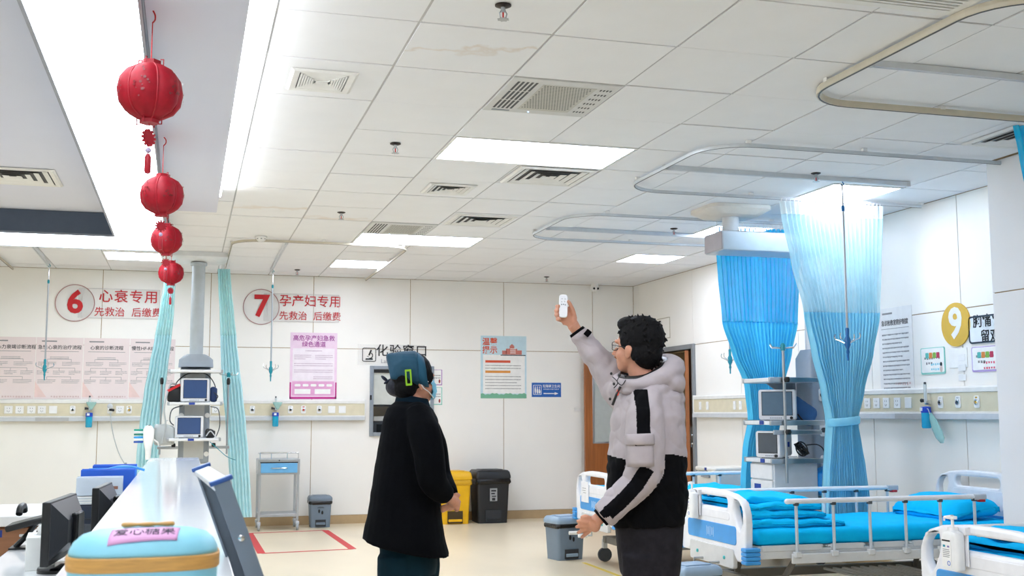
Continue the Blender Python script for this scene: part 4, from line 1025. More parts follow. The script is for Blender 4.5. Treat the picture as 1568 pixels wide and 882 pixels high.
# instrument trolley
tr_ = root('instrument_trolley', 'small steel trolley with one blue drawer against the back wall', 'trolley', (1.045, 13.42, 0))
TS = mat('trolley grey steel', '#b3b7ba', .35, .5)
for sx in (-1, 1):
    for sy in (-1, 1): MB().box(sx * .215 - .014, sx * .215 + .014, sy * .18 - .014, sy * .18 + .014, .11, .80).build('leg', TS, tr_, bevel=.003)
MB().box(-.235, .235, -.2, .2, .78, .80).build('top_shelf', TS, tr_, bevel=.004)
MB().box(-.235, .235, -.195, .2, .625, .79).build('drawer_case', TS, tr_, bevel=.004)
dr = MB().box(-.205, .205, -.208, -.19, .645, .755).build('drawer', mat('sky blue drawer', '#6fb6e6', .35), tr_, bevel=.005)
MB().tube(smoothpath([(-.09, -.208, .70), (-.07, -.225, .70), (.07, -.225, .70), (.09, -.208, .70)]), .006, 8).build('handle', CHROME, dr, smooth=True)
MB().box(-.212, .212, -.2, -.19, .755, .768).build('drawer_gap', BLACK, tr_)
MB().lathe([(.008, .195), (.008, .205)], (.0, 0, .785), 10, axis='y').build('lock', DGREY, tr_)
MB().box(-.22, .22, -.19, .19, .15, .185).build('lower_shelf', TS, tr_, bevel=.004)
gd = MB().tube([(-.215, -.18, .855), (-.215, .18, .855), (.215, .18, .855), (.215, -.18, .855)], .006, 8); gd.tube([(-.215, -.18, .875), (.215, -.18, .875)], .006, 8)
gd.build('guard_rail', CHROME, tr_, smooth=True)
for x in (-.215, -.09, .09, .215): MB().tube([(x, -.18 if abs(x) > .2 else -.18, .80), (x, -.18, .875)], .005, 8).build('guard_post', CHROME, tr_, smooth=True)
for sx in (-1, 1):
    for sy in (-1, 1):
        c = MB().tube([(sx * .215, sy * .18, .15), (sx * .215, sy * .18, .09)], .01, 8).build('caster', CHROME, tr_, smooth=True)
        MB().box(sx * .215 - .02, sx * .215 + .02, sy * .18 - .045, sy * .18 + .01, .06, .1).build('fork', LGREY, c, bevel=.008)
        MB().lathe([(.012, -.014), (.045, -.012), (.045, .012), (.012, .014)], (sx * .215 + .0, sy * .18 - .02, .046), 18, axis='x').build('wheel', mat('pale wheel', '#a8adb0', .5), c, smooth=True)

# pedal bins
def pedal_bin(name, label, x, y, rz, w, d, h, body, lid, bag, extra):
    r0 = root(name, label, 'bin', (x, y, 0), rz, 'pedal bins')
    k = .86; hb_ = h * .84
    rw = w * .23
    sec = lambda s, z: [(a * s, b * s, z) for a, b in rrect(-w / 2, w / 2, -d / 2, d / 2, .03, 3)]
    bd = MB().loft([sec(k, .0), sec(k * 1.0, .01), sec(.97, hb_ * .97), sec(.97, hb_)]); bd.build('body', body, r0, smooth=30)
    rc = MB()
    rc.box(-rw, rw, -d / 2 * .98, -d / 2 * .86 + .0, .012, h * .25); rc.build('pedal_recess', mat('bin recess ' + body.name, '#2a2c30' if body is not MATS.get('yellow bin plastic') else '#3a2c08', .6), r0)
    MB().box(-rw * .9, rw * .9, -d / 2 * 1.04, -d / 2 * .8, .03, .06).build('pedal', body if 'yellow' in body.name else lid, r0, bevel=.006)
    # liner bag rolled over the rim
    if bag:
        rng = random.Random(int(x * 100)); n = 40
        ring = lambda s, z, a: [(px_ * s * (1 + a * rng.uniform(-1, 1)), py_ * s * (1 + a * rng.uniform(-1, 1)), z + rng.uniform(-a, a) * .3) for px_, py_ in rrect(-w / 2, w / 2, -d / 2, d / 2, .04, 9)]
        MB().loft([ring(.99, hb_ * .88, .02), ring(1.05, hb_ * .91, .03), ring(1.04, hb_ * .96, .03), ring(1.0, hb_ * 1.01, .01)], cap=False).build('liner_bag', bag, r0, smooth=60)
    l = MB().loft([sec(1.02, hb_), sec(1.05, hb_ + .008), sec(1.05, hb_ + .03), sec(.99, h * .97), sec(.9, h)]); lo_ = l.build('lid', lid, r0, smooth=30)
    MB().box(-w * .32, w * .32, -d * .3, d * .3, h - .002, h + .008).build('lid_plate', lid, lo_, bevel=.004)
    MB().box(-w * .3, w * .3, d / 2 * .95, d / 2 * 1.08, hb_ - .01, hb_ + .03).build('hinge', lid, lo_, bevel=.005)
    extra(r0, w, d, h)
GBIN = mat('slate grey bin', '#72818f', .45); YBIN = mat('yellow bin plastic', '#eab308', .4); KBIN = mat('black bin plastic', '#1b1c1f', .4)
KBAG = mat('black bin bag', '#0d0d0f', .25, bump=.5, bscale=40); YBAG = mat('yellow bin bag', '#e2ae22', .3, alpha=.85, bump=.4, bscale=40)
def x_grey(r0, w, d, h):
    y = -d / 2 * .93 - .006
    T = Matrix.Translation((0, y, h * .52)) @ Matrix.Rotation(R(-2.5), 4, 'X')
    for s in (-1, 1):
        MB().ell((0, 0, 0), (.012, .002, .022), T=None, seg=10).build('printed_mark', INK, r0, smooth='all', loc=(s * .018, y, h * .5 - s * .008))
    tag(MB().box(-.04, .04, y - .001, y + .001, h * .62, h * .635).box(-.03, .03, y - .001, y + .001, h * .65, h * .662).build('printed_lines', mat('dark grey print', '#3e4750', .6), r0), kind='stuff')
def biohazard(r0, c, s, m):
    """three open crescents round a ring"""
    mb = MB()
    for k in range(3):
        a = R(90 + 120 * k); ccx, ccz = math.cos(a) * s * .55, math.sin(a) * s * .55; pts = []; inner = []
        for t in range(-130, 131, 20):
            tt = a + R(t); pts.append((ccx + math.cos(tt) * s * .5, ccz + math.sin(tt) * s * .5)); inner.append((ccx + math.cos(tt) * s * .34 + math.cos(a) * s * .08, ccz + math.sin(tt) * s * .34 + math.sin(a) * s * .08))
        mb.prism(pts + list(reversed(inner)), -.001, .001, T=Matrix.Translation(c))
    mb.build('biohazard_mark', m, r0); plate('biohazard_ring', [circ(0, 0, s * .36, 20), list(reversed(circ(0, 0, s * .24, 20)))], .002, m, r0, Matrix.Translation(c))
def x_yellow(r0, w, d, h):
    biohazard(r0, (.0, -d / 2 * .95 - .006, h * .56), .05, INK)
def x_black(r0, w, d, h):
    y = -d / 2 * .95 - .006
    lb = MB().box(-.045, .045, y - .002, y + .006, h * .42, h * .66).build('label_sheet', mat('grey label', '#9b9c9c', .5), r0)
    tag(MB().box(-.03, .03, y - .003, y - .0015, h * .6, h * .63).box(-.03, .015, y - .003, y - .0015, h * .55, h * .575).box(-.02, .03, y - .003, y - .0015, h * .5, h * .52).box(-.02, .02, y - .003, y - .0015, h * .43, h * .48).build('label_print', INK, lb), kind='stuff')
pedal_bin('pedal_bin', 'small grey pedal bin beside the steel trolley', 1.545, 13.52, 0, .26, .24, .36, GBIN, GBIN, KBAG, x_grey)
pedal_bin('pedal_bin', 'grey pedal bin standing in the aisle by the man', 3.36, 9.93, R(12), .30, .26, .385, GBIN, mat('pale grey lid', '#93a9bd', .4), KBAG, x_grey)
pedal_bin('pedal_bin', 'grey pedal bin at the foot of the middle bed, cut by the bottom edge', 3.08, 6.62, R(8), .29, .25, .375, GBIN, MATS['pale grey lid'], KBAG, x_grey)
pedal_bin('clinical_waste_bin', 'large yellow pedal bin with a biohazard mark', 3.13, 13.5, 0, .40, .38, .62, YBIN, YBIN, YBAG, x_yellow)
pedal_bin('black_waste_bin', 'large black pedal bin beside the yellow one', 3.6, 13.5, 0, .42, .40, .63, KBIN, KBIN, KBAG, x_black)

# floor tape
ft = root('floor_tape', 'red tape rectangle stuck on the floor before the trolley', 'floor marking', (0, 0, 0))
c4 = [Vector((.72, 13.0)), Vector((1.56, 13.08)), Vector((1.61, 11.22)), Vector((.73, 11.12))]
for k, wd in enumerate((.05, .075, .05, .075)):
    a, b = c4[k], c4[(k + 1) % 4]; d = (b - a).normalized(); n = Vector((-d.y, d.x)) * wd / 2
    MB().prism([tuple(a + n), tuple(b + n), tuple(b - n), tuple(a - n)], .0006, .0014 + k * .0002, axis='z').build('strip', DRED, ft)
yt = root('yellow_tape', 'thin yellow tape line on the floor beside the aisle bin', 'floor marking', (0, 0, 0))
MB().box(3.41, 3.45, 8.4, 9.62, .0006, .0014).build('strip', mat('yellow tape', '#d9bd4a', .6), yt)
# ================================================================== CURTAINS
def curtain(label, Yc, levels, pleats, amp, m_cloth, m_net, seam, tape=None, m_tape=None, tie=None, seed=1, hooks=0, nu=None, group='bed curtains'):
    """levels: (row of the photo, left column, right column) read off at the curtain's own distance Yc"""
    L_ = []
    for (py, xl, xr) in levels:
        a, b = on_y(xl, py, Yc), on_y(xr, py, Yc); L_.append(((a.z + b.z) / 2, a.x, b.x))
    L_.sort(reverse=True); zs = [q[0] for q in L_]
    def lr(z):
        if z >= zs[0]: return L_[0][1:]
        for k in range(len(L_) - 1):
            if L_[k][0] >= z >= L_[k + 1][0]:
                t = (L_[k][0] - z) / max(1e-6, L_[k][0] - L_[k + 1][0]); t = t * t * (3 - 2 * t) * .5 + t * .5
                return (L_[k][1] + (L_[k + 1][1] - L_[k][1]) * t, L_[k][2] + (L_[k + 1][2] - L_[k][2]) * t)
        return L_[-1][1:]
    W0 = max(L_[0][2] - L_[0][1], .05); NU = nu or max(40, pleats * 8)
    x_mid = (L_[0][1] + L_[0][2]) / 2
    r0 = root('bed_curtain', label, 'curtain', (x_mid, Yc, 0), 0, group)
    def pt(u, z):
        xl, xr = lr(z); w_ = xr - xl; gather = max(0., min(1., 1 - w_ / (W0 + 1e-6)))
        wob = .35 * nz3(u * 3 + seed, z * 1.1, seed, 1.); ph = 2 * pi * pleats * (u + .012 * nz3(u * 9, z * 1.4, seed) + .02 * wob)
        a = amp * (1 + 1.5 * gather) * (1 + .5 * nz3(u * 7, z * .8, seed + 3))
        x = xl + w_ * u + .12 * w_ / pleats * math.sin(ph * 1. + 1.3); env = math.sin(pi * min(1, max(0, u))) ** .5
        y = a * math.sin(ph) + gather * .035 * math.sin(pi * u) * -1 + .012 * nz3(u * 4, z * 2.2, seed + 5)
        return (x - x_mid, y, z)
    def band(name, z1, z0, m, parent=r0):
        n = max(2, int((z1 - z0) / .045)); mb = MB(); vs = []; fs = []
        for i in range(n + 1):
            z = z1 + (z0 - z1) * i / n
            for k in range(NU + 1): vs.append(pt(k / NU, z))
        for i in range(n):
            for k in range(NU): a = i * (NU + 1) + k; fs.append((a, a + 1, a + NU + 2, a + NU + 1))
        mb.add(vs, fs); return mb.build(name, m, parent, smooth='all')
    top, bot = zs[0], zs[-1]
    zt = top
    if tape: band('heading_tape', top, top - tape, m_tape); zt = top - tape
    if seam is not None:
        zs_ = on_y((levels[0][1] + levels[0][2]) / 2, seam, Yc).z
        band('netting', zt, zs_ + .004, m_net); band('cloth', zs_, bot, m_cloth)
        band('seam', zs_ + .012, zs_ - .006, MATS.get('seam ' + m_cloth.name) or m_cloth)
    else: band('cloth', zt, bot, m_cloth)
    if tie:
        z = on_y((levels[0][1] + levels[0][2]) / 2, tie, Yc).z; xl, xr = lr(z); xl -= x_mid; xr -= x_mid
        c = (xl + xr) / 2; hw = (xr - xl) / 2 + .012
        ring = lambda zz, s: [(c + hw * s * math.cos(a * 2 * pi / 28), -.02 + .085 * s * math.sin(a * 2 * pi / 28), zz + .012 * math.cos(a * 2 * pi / 28)) for a in range(28)]
        MB().loft([ring(z - .03, .98), ring(z - .02, 1.04), ring(z + .02, 1.04), ring(z + .03, .98)], cap=False).build('tie_band', m_cloth, r0, smooth='all')
    for k in range(hooks):
        u = (k + .5) / hooks; p = pt(u, top)
        MB().tube([(p[0], p[1] * .3, top - .01), (p[0], 0, top + .012), (p[0] + .004, 0, max(top + .02, CZ - .046))], .0035, 5).build('glider', WHITE, r0)
    return r0
C_PALE = mat('pale cyan cloth', '#a2e9ff', .8, var=.03, translucent=.35); N_PALE = mat('pale cyan netting', '#cdf2fc', .8, alpha=.72, translucent=.5); T_PALE = mat('white heading tape', '#eef7f8', .8, translucent=.45)
C_DEEP = mat('deep cyan cloth', '#5fdcff', .8, var=.03, translucent=.3); N_DEEP = mat('deep cyan netting', '#08c9f6', .8, alpha=.9, translucent=.35)
C_AQUA = mat('aqua cloth', '#caf3f9', .8, var=.03, translucent=.3); N_AQUA = mat('aqua netting', '#bdf2f4', .8, alpha=.85, translucent=.4)
curtain('pale cyan curtain tied at the waist beside the middle bed', 7.60, [(312, 1194, 1351), (337, 1197, 1351), (400, 1210, 1349), (480, 1232, 1345), (540, 1245, 1335), (600, 1260, 1320), (640, 1268, 1310), (652, 1269, 1310), (680, 1267, 1315), (720, 1264, 1322), (775, 1262, 1330), (835, 1262, 1334)], 22, .022, C_PALE, N_PALE, 480, .10, T_PALE, 645, 1, 26)
curtain('deep blue curtain drawn together behind the ceiling arm', 8.65, [(350, 1095, 1224), (372, 1096, 1223), (430, 1100, 1222), (495, 1106, 1220), (540, 1122, 1210), (590, 1143, 1197), (640, 1148, 1192), (690, 1140, 1185), (740, 1136, 1190), (830, 1132, 1195)], 20, .022, C_DEEP, N_DEEP, 495, None, None, None, 2, 20)
curtain('narrow aqua curtain between the two red numbers, hanging left of the column', 12.55, [(408, 253, 269), (440, 250, 268), (480, 243, 266), (520, 236, 262), (560, 228, 257), (600, 220, 252), (650, 213, 246), (700, 208, 243), (790, 205, 240)], 6, .018, C_AQUA, N_AQUA, 515, None, None, None, 3, 4, 64)
curtain('narrow aqua curtain hanging right of the monitor column', 12.6, [(412, 333, 352), (440, 334, 354), (480, 336, 358), (520, 337, 362), (560, 338, 366), (600, 341, 371), (650, 345, 376), (700, 349, 380), (750, 352, 383), (792, 355, 385)], 6, .018, C_AQUA, N_AQUA, 515, None, None, None, 4, 4, 64)
curtain('cyan curtain whose corner shows at the right edge of the picture', 5.155, [(196, 1553, 1660), (235, 1561, 1660), (300, 1574, 1660), (420, 1590, 1660), (640, 1610, 1660), (900, 1600, 1665)], 14, .02, C_DEEP, N_DEEP, 420, None, None, None, 5, 10)

# ================================================================== MEDICAL PENDANTS
def monitor(name, label, loc, rz, w, h, d, scr=SCREEN, bezel=.03, group='patient monitors'):
    """front faces local -y"""
    r0 = root(name, label, 'monitor', loc, rz, group)
    MB().loft([[(a, y, b) for a, b in rrect(-w / 2 * s, w / 2 * s, h * (1 - s) * .5 + .006, h - h * (1 - s) * .5, .018)] for y, s in ((-d / 2, .97), (-d / 2 + .012, 1.), (-d / 2 + .05, 1.), (d / 2 - .01, .86), (d / 2, .8))]).build('housing', mat('monitor white', '#dedfe2', .4), r0, smooth=30)
    MB().box(-w / 2 + bezel, w / 2 - bezel, -d / 2 - .003, -d / 2 + .002, bezel * 1.5, h - bezel * .7).build('screen', scr, r0)
    MB().box(-w / 2 + bezel - .005, w / 2 - bezel + .005, -d / 2 - .0015, -d / 2 + .001, bezel * 1.5 - .005, h - bezel * .7 + .005).build('screen_surround', BLACK, r0)
    MB().lathe([(.012, d / 2), (.012, d / 2 + .014), (.002, d / 2 + .014)], (w / 2 - .035, 0, bezel * .75), 14, axis='y').build('knob', BLACK, r0, smooth=True)
    for k in range(6): MB().box(-w / 2 + .09 + k * .016, -w / 2 + .1 + k * .016, -d / 2 - .003, -d / 2, bezel * .6, bezel * .6 + .008).build('button', MGREY, r0)
    MB().box(-w / 2 + .04, w / 2 - .04, -d / 2 + .02, d / 2 - .02, 0, .008).build('foot_plate', DGREY, r0)
    return r0
PGREY = mat('pendant grey', '#9aa3ac', .4); PWHITE = mat('pendant white', '#dfe2e5', .35)
SHF = mat('shelf white', '#e4e5e6', .35)
# --- left pendant
LX, LY = .09, 12.25
lp = root('medical_pendant', 'ceiling medical column with shelves between the aqua curtains', 'medical pendant', (LX, LY, 0))
MB().loft([[(a, b, z) for a, b in rrect(-w_, w_, -w_, w_, .06)] for z, w_ in ((CZ - .002, .29), (CZ - .05, .29), (CZ - .075, .24))]).build('ceiling_cover', PWHITE, lp, smooth=30)
MB().lathe([(.085, 2.90), (.085, 2.87), (.068, 2.865), (.068, 1.92)], seg=24).build('column', mat('column pale grey', '#b4bcc0', .4), lp, smooth=True)
MB().loft([[(a, b, z) for a, b in rrect(-w_, w_, -.15, .15, .05)] for z, w_ in ((1.80, .175), (1.875, .17), (1.91, .13), (1.93, .09))]).build('head_housing', PGREY, lp, smooth=35)
MB().box(-.155, .155, .04, .2, .80, 1.80).build('service_column', PGREY, lp, bevel=.02)
MB().box(-.10, .10, .034, .042, .85, 1.74).build('column_face', mat('column face', '#c4c7c6', .4), lp)
for z, sw in ((1.752, .26), (1.42, .26), (1.055, .255)):
    s_ = MB().box(-sw, sw, -.26, .05, z - .014, z + .014).build('shelf', SHF, lp, bevel=.006)
    for s in (-1, 1): MB().box(s * sw - .012, s * sw + .012, -.262, .05, z - .017, z + .017).build('edge_rail', STEEL, s_, bevel=.004)
    if z < 1.7: MB().box(-.06, .0, -.2635, -.259, z - .012, z + .012).build('number_sticker', NAVY, s_)
for s in (-1, 1):
    ar = MB().box(s * .155 if s > 0 else -.36, .36 if s > 0 else -.155, -.02, .02, .955, .985).build('pole_arm', STEEL, lp, bevel=.005)
    MB().lathe([(.018, -.02), (.022, .0), (.018, .02)], (s * .2, -.03, .995), 12).build('clamp_knob', BLACK, ar, smooth=True)
    pl = MB().tube([(s * .335, -.0, .9), (s * .335, .0, 1.66)], .010, 10).build('drip_pole', STEEL, lp, smooth=True)
    MB().lathe([(.014, 1.62), (.018, 1.64), (.018, 1.67), (.012, 1.69)], (s * .335, 0, 0), 12).build('pole_collar', BLACK, pl, smooth=True)
    if s > 0:
        MB().lathe([(.02, 1.70), (.02, 1.74), (.008, 1.75)], (s * .335, 0, 0), 12).build('hook_hub', TEAL, pl, smooth=True)
        for k in range(4): a = k * pi / 2 + .3; MB().tube([(s * .335 + .02 * math.cos(a), .02 * math.sin(a), 1.72), (s * .335 + .09 * math.cos(a), .09 * math.sin(a), 1.725), (s * .335 + .105 * math.cos(a), .105 * math.sin(a), 1.745)], .004, 6).build('bottle_hook', CHROME, pl, smooth=True)
for s, z in ((1, .9), (1, 1.3), (-1, 1.3)): MB().lathe([(.026, 0), (.026, .012), (.012, .014)], (s * .13, .04, z), 14, axis='y').build('gas_outlet', WHITE, lp, smooth=True)
monitor('patient_monitor', 'white patient monitor on the upper shelf of the left column', (LX - .005, LY - .13, 1.434), R(3), .285, .245, .16)
monitor('patient_monitor', 'white patient monitor on the lower shelf of the left column', (LX - .045, LY - .13, 1.069), R(-4), .28, .225, .16)
def cable_loop(label, P, r, m, name='cable'):
    o = MB().tube(smoothpath(P, 6), r, 6).build(name, m, None, smooth=True); return tag(o, label, 'cable')
cable_loop('grey cable looping beside the upper left monitor', [(LX - .15, LY - .1, 1.6), (LX - .24, LY - .14, 1.62), (LX - .28, LY - .2, 1.5), (LX - .3, LY - .27, 1.36), (LX - .28, LY - .27, 1.2), (LX - .31, LY - .27, 1.02)], .009, mat('pale cable', '#aeb3b4', .5))
cable_loop('black cable arching behind the upper left monitor', [(LX - .1, LY - .02, 1.45), (LX - .2, LY - .06, 1.6), (LX - .1, LY - .06, 1.72), (LX + .02, LY - .04, 1.735), (LX + .12, LY - .05, 1.72), (LX + .2, LY - .06, 1.6), (LX + .19, LY - .05, 1.45)], .006, BLACK)
cable_loop('thin dark cable hanging right of the lower left monitor', [(LX + .16, LY - .1, 1.39), (LX + .23, LY - .28, 1.36), (LX + .25, LY - .28, 1.2), (LX + .22, LY - .12, 1.08)], .005, DGREY)
cable_loop('teal thin tube drooping under the lower left shelf', [(LX + .16, LY - .2, 1.03), (LX + .25, LY - .27, .95), (LX + .33, LY - .2, .88), (LX + .42, LY - .1, .84)], .004, TEAL)
cable_loop('black coiled cuff cable under the upper left shelf', [(LX - .12, LY - .2, 1.40), (LX - .22, LY - .24, 1.36), (LX - .24, LY - .24, 1.25), (LX - .2, LY - .24, 1.2)], .006, DGREY)
pu = soft_box(-.07, .07, -.05, .05, 0, .16, .03, .02, 9, 12, 3, 4.).build('instrument_pouch', BLACK, None, smooth='all'); pu.location = (LX - .205, LY - .12, 1.437); tag(pu, 'dark pouch with a red flap left of the upper left monitor', 'pouch')
MB().prism([(-.075, .12), (.05, .19), (.06, .165), (-.06, .10)], -.065, -.05).build('flap', RED, pu)
cf = soft_box(-.035, .035, -.05, .05, 0, .15, .03, .02, 12, 12, 3, 8.).build('pressure_cuff', mat('navy cuff', '#16305e', .7), None, smooth='all'); cf.location = (LX + .185, LY - .13, 1.437); tag(cf, 'navy rolled pressure cuff right of the upper left monitor', 'pressure cuff')
MB().tube(smoothpath([(.0, -.05, .1), (.04, -.06, .06), (.02, -.06, .02)]), .005, 6).build('hose', BLACK, cf, smooth=True)
bk = soft_box(-.05, .05, -.05, .05, 0, .09, .03, .025, 14, 12, 3, 2.).build('probe_bundle', BLACK, None, smooth='all'); bk.location = (LX + .16, LY - .15, 1.07); tag(bk, 'black bundle of probes beside the lower left monitor', 'probe')
MB().tube(smoothpath([(-.04, -.055, .02), (.0, -.06, .07), (.04, -.055, .03), (.06, -.05, .01)]), .006, 6).build('lead', LGREY, bk, smooth=True)
gb = soft_box(-.1, .1, -.04, .04, 0, .2, .03, .02, 8, 14, 4, 6.).build('plastic_bag', mat('clear grey bag', '#c3c8c9', .3, alpha=.8), None, smooth='all'); gb.location = (LX - .29, LY - .16, 1.0); tag(gb, 'crumpled translucent bag hanging beside the lower left shelf', 'bag')
MB().tube([(-.0, 0, .18), (.0, .03, .24), (.03, .06, .25)], .004, 6).build('cord', LGREY, gb)
# white dispenser hanging at the left pole
dp = root('glove_dispenser', 'white hanging dispenser with green and blue caps at the left column', 'dispenser', (LX - .44, LY - .25, .86))
MB().loft([[(a, b, z) for a, b in rrect(-w_, w_, -.05, .05, .02)] for z, w_ in ((0, .025), (.10, .03), (.20, .052), (.30, .055), (.335, .03), (.345, .01))]).build('body', WHITE, dp, smooth=40)
for k, (c_, z) in enumerate((('#1fa08a', .297), ('#f0f0f0', .276), ('#1b7f72', .252), ('#2f9fe6', .224), ('#f1f1f1', .203), ('#2452b0', .178))): MB().box(-.14, -.05, -.04, .04, z - .010, z + .008).build('tube_cap', mat('cap ' + c_, c_, .45), dp, bevel=.004)
MB().tube([(.05, 0, .2), (.09, .0, .17), (.1, 0, .14)], .008, 6).build('nozzle', WHITE, dp, smooth=True)

# --- right pendant (bridge arm with service head)
rp = root('bridge_pendant', 'ceiling bridge arm with shelves and grey gas column by the middle bed', 'medical pendant', (0, 0, 0))
MB().loft([[(4.25 + a, 8.27 + b, z) for a, b in rrect(-w_, w_, -w_ * .9, w_ * .9, .08)] for z, w_ in ((CZ - .002, .27), (CZ - .03, .27), (CZ - .075, .2))]).build('ceiling_cover', mat('cream cover', '#e6dfd6', .4), rp, smooth=30)
MB().lathe([(.068, CZ - .07), (.068, 2.765)], (4.25, 8.27, 0), 24).build('neck', PWHITE, rp, smooth=True)
MB().box(4.09, 5.08, 8.10, 8.42, 2.615, 2.775).build('bridge_arm', mat('bridge silver', '#bcc3c9', .35, .3), rp, bevel=.008)
MB().box(4.082, 4.092, 8.105, 8.415, 2.622, 2.768).build('arm_end_plate', mat('end plate mauve', '#a9a3a8', .4), rp, bevel=.004)
tb = text('maker_name', 'lix', .055, mat('teal blue print', '#1583b8', .5), rp, 4.72, 2.69, 8.098)
MB().tube([(4.92, 8.2, 2.62), (4.92, 8.2, 1.8)], .05, 16).build('drop_tube', PWHITE, rp, smooth=True)
MB().loft([[(a, b, z) for a, b in rrect(4.82, 5.02, 8.05, 8.31, .03)] for z in (.62, 1.76)] + [[(a, b, 1.83) for a, b in rrect(4.85, 4.99, 8.08, 8.28, .03)]]).build('service_head', mat('service head grey', '#8f9aa6', .4), rp, smooth=30)
for z in (1.46, 1.18, .93): 
    o = plate('gas_outlet', [rrect(4.88, 4.94, z - .05, z + .05, .015)], .008, WHITE, rp, Matrix.Translation((0, 8.046, 0)), .002)
    MB().lathe([(.02, -8.042), (.02, -8.03), (.012, -8.028), (.002, -8.028)], (4.91, 0, z), 14, axis='y').build('socket_core', DGREY, o, smooth=True)
for z in (1.575, 1.24, .945):
    s_ = MB().box(4.36, 4.80, 7.90, 8.32, z - .016, z + .016).build('shelf', SHF, rp, bevel=.006)
    for y in (7.895, 8.325): MB().box(4.355, 4.83, y - .012, y + .012, z - .02, z + .02).build('edge_rail', STEEL, s_, bevel=.004)
    if z < 1.5: MB().box(4.352, 4.358, 8.0, 8.06, z - .014, z + .016).build('number_sticker', NAVY, s_)
for z0, z1 in ((.60, .925),):
    d_ = MB().box(4.40, 4.78, 7.93, 8.30, z0, z1).build('drawer_case', mat('drawer case white', '#d9dcdf', .4), rp, bevel=.006)
    MB().box(4.385, 4.402, 7.94, 8.29, .80, .915).build('drawer_front', SHF, d_, bevel=.005); MB().box(4.385, 4.402, 7.94, 8.29, .61, .79).build('drawer_front', SHF, d_, bevel=.005)
    MB().box(4.381, 4.386, 8.12, 8.22, .69, .76).build('label_plate', NAVY, d_)
MB().prism([(4.55, 1.56), (4.82, 1.56), (4.82, 1.38)], 8.29, 8.31).build('bracket_plate', PGREY, rp)
MB().box(4.38, 4.8, 7.88, 7.9, 1.15, 1.185).build('accessory_rail', STEEL, rp, bevel=.004)
po = MB().tube([(4.47, 7.86, .78), (4.465, 7.86, 1.83)], .011, 10).build('drip_pole', STEEL, rp, smooth=True)
for z in (1.575, 1.17): MB().lathe([(.02, -.02), (.026, 0), (.02, .02)], (4.485, 7.85, z), 12).build('clamp_knob', BLACK, po, smooth=True)
MB().lathe([(.018, 1.80), (.02, 1.84), (.008, 1.86)], (4.465, 7.86, 0), 12).build('hook_hub', TEAL, po, smooth=True)
for k in range(4): a = k * pi / 2 + .3; MB().tube([(4.465 + .02 * math.cos(a), 7.86 + .02 * math.sin(a), 1.82), (4.465 + .12 * math.cos(a), 7.86 + .12 * math.sin(a), 1.825), (4.465 + .14 * math.cos(a), 7.86 + .14 * math.sin(a), 1.85)], .004, 6).build('bottle_hook', CHROME, po, smooth=True)
monitor('patient_monitor', 'white patient monitor on the middle shelf by the deep blue curtain', (4.535, 8.07, 1.256), R(-38), .29, .245, .20, mat('slate screen', '#5b7284', .2))
m2 = monitor('patient_monitor', 'small white monitor on the bottom shelf by the deep blue curtain', (4.50, 8.09, .961), R(-62), .225, .215, .20, mat('grey screen', '#4d545c', .25))
MB().box(.1135, .116, -.03, .03, .09, .13).build('side_sticker', NAVY, m2)
co = root('cable_coil', 'tangled black cable coil on the bottom shelf of the bridge arm', 'cable', (4.68, 7.99, .965))
for k in range(7):
    a = k * .7; MB().tube(smoothpath([Matrix.Rotation(k * .75, 3, 'Z') @ Vector((.05 * math.cos(t * pi / 4) * (1 + .25 * math.sin(k * 2)), .02 * math.sin(t * pi / 4 + a), .07 + .055 * (1 - .08 * k) * math.sin(t * pi / 4 + .3 * k))) for t in range(8)], 3, True), .0055, 6, closed=True).build('loop', BLACK, co, smooth=True)
MB().tube(smoothpath([(.03, -.02, .1), (.12, -.05, .1), (.17, -.06, .02), (.17, -.06, -.25)]), .005, 6).build('tail', BLACK, co, smooth=True)
bc = soft_box(-.12, .12, -.06, .06, 0, .16, .04, .02, 9, 14, 4, 6.6).build('pressure_cuff', mat('steel blue cuff', '#2f5f94', .7), None, smooth='all'); bc.location = (4.70, 8.08, 1.258); bc.rotation_euler = (0, R(28), 0); tag(bc, 'steel blue folded pressure cuff behind the middle shelf monitor', 'pressure cuff')
MB().tube(smoothpath([(-.05, -.06, .03), (.02, -.08, .0), (.1, -.07, .03)]), .006, 6).build('hose', BLACK, bc, smooth=True)
bb = soft_box(-.1, .1, -.12, .12, 0, .22, .08, .02, 6, 16, 5, 9.).build('blue_basin_bag', mat('bright blue plastic', '#1186d8', .35), None, smooth='all'); bb.location = (4.88, 7.98, .66); tag(bb, 'bright blue plastic bag hanging under the bridge arm shelves', 'bag')
MB().tube([(0, .0, .2), (.0, .05, .27), (0, .07, .3)], .005, 6).build('handle', WHITE, bb)
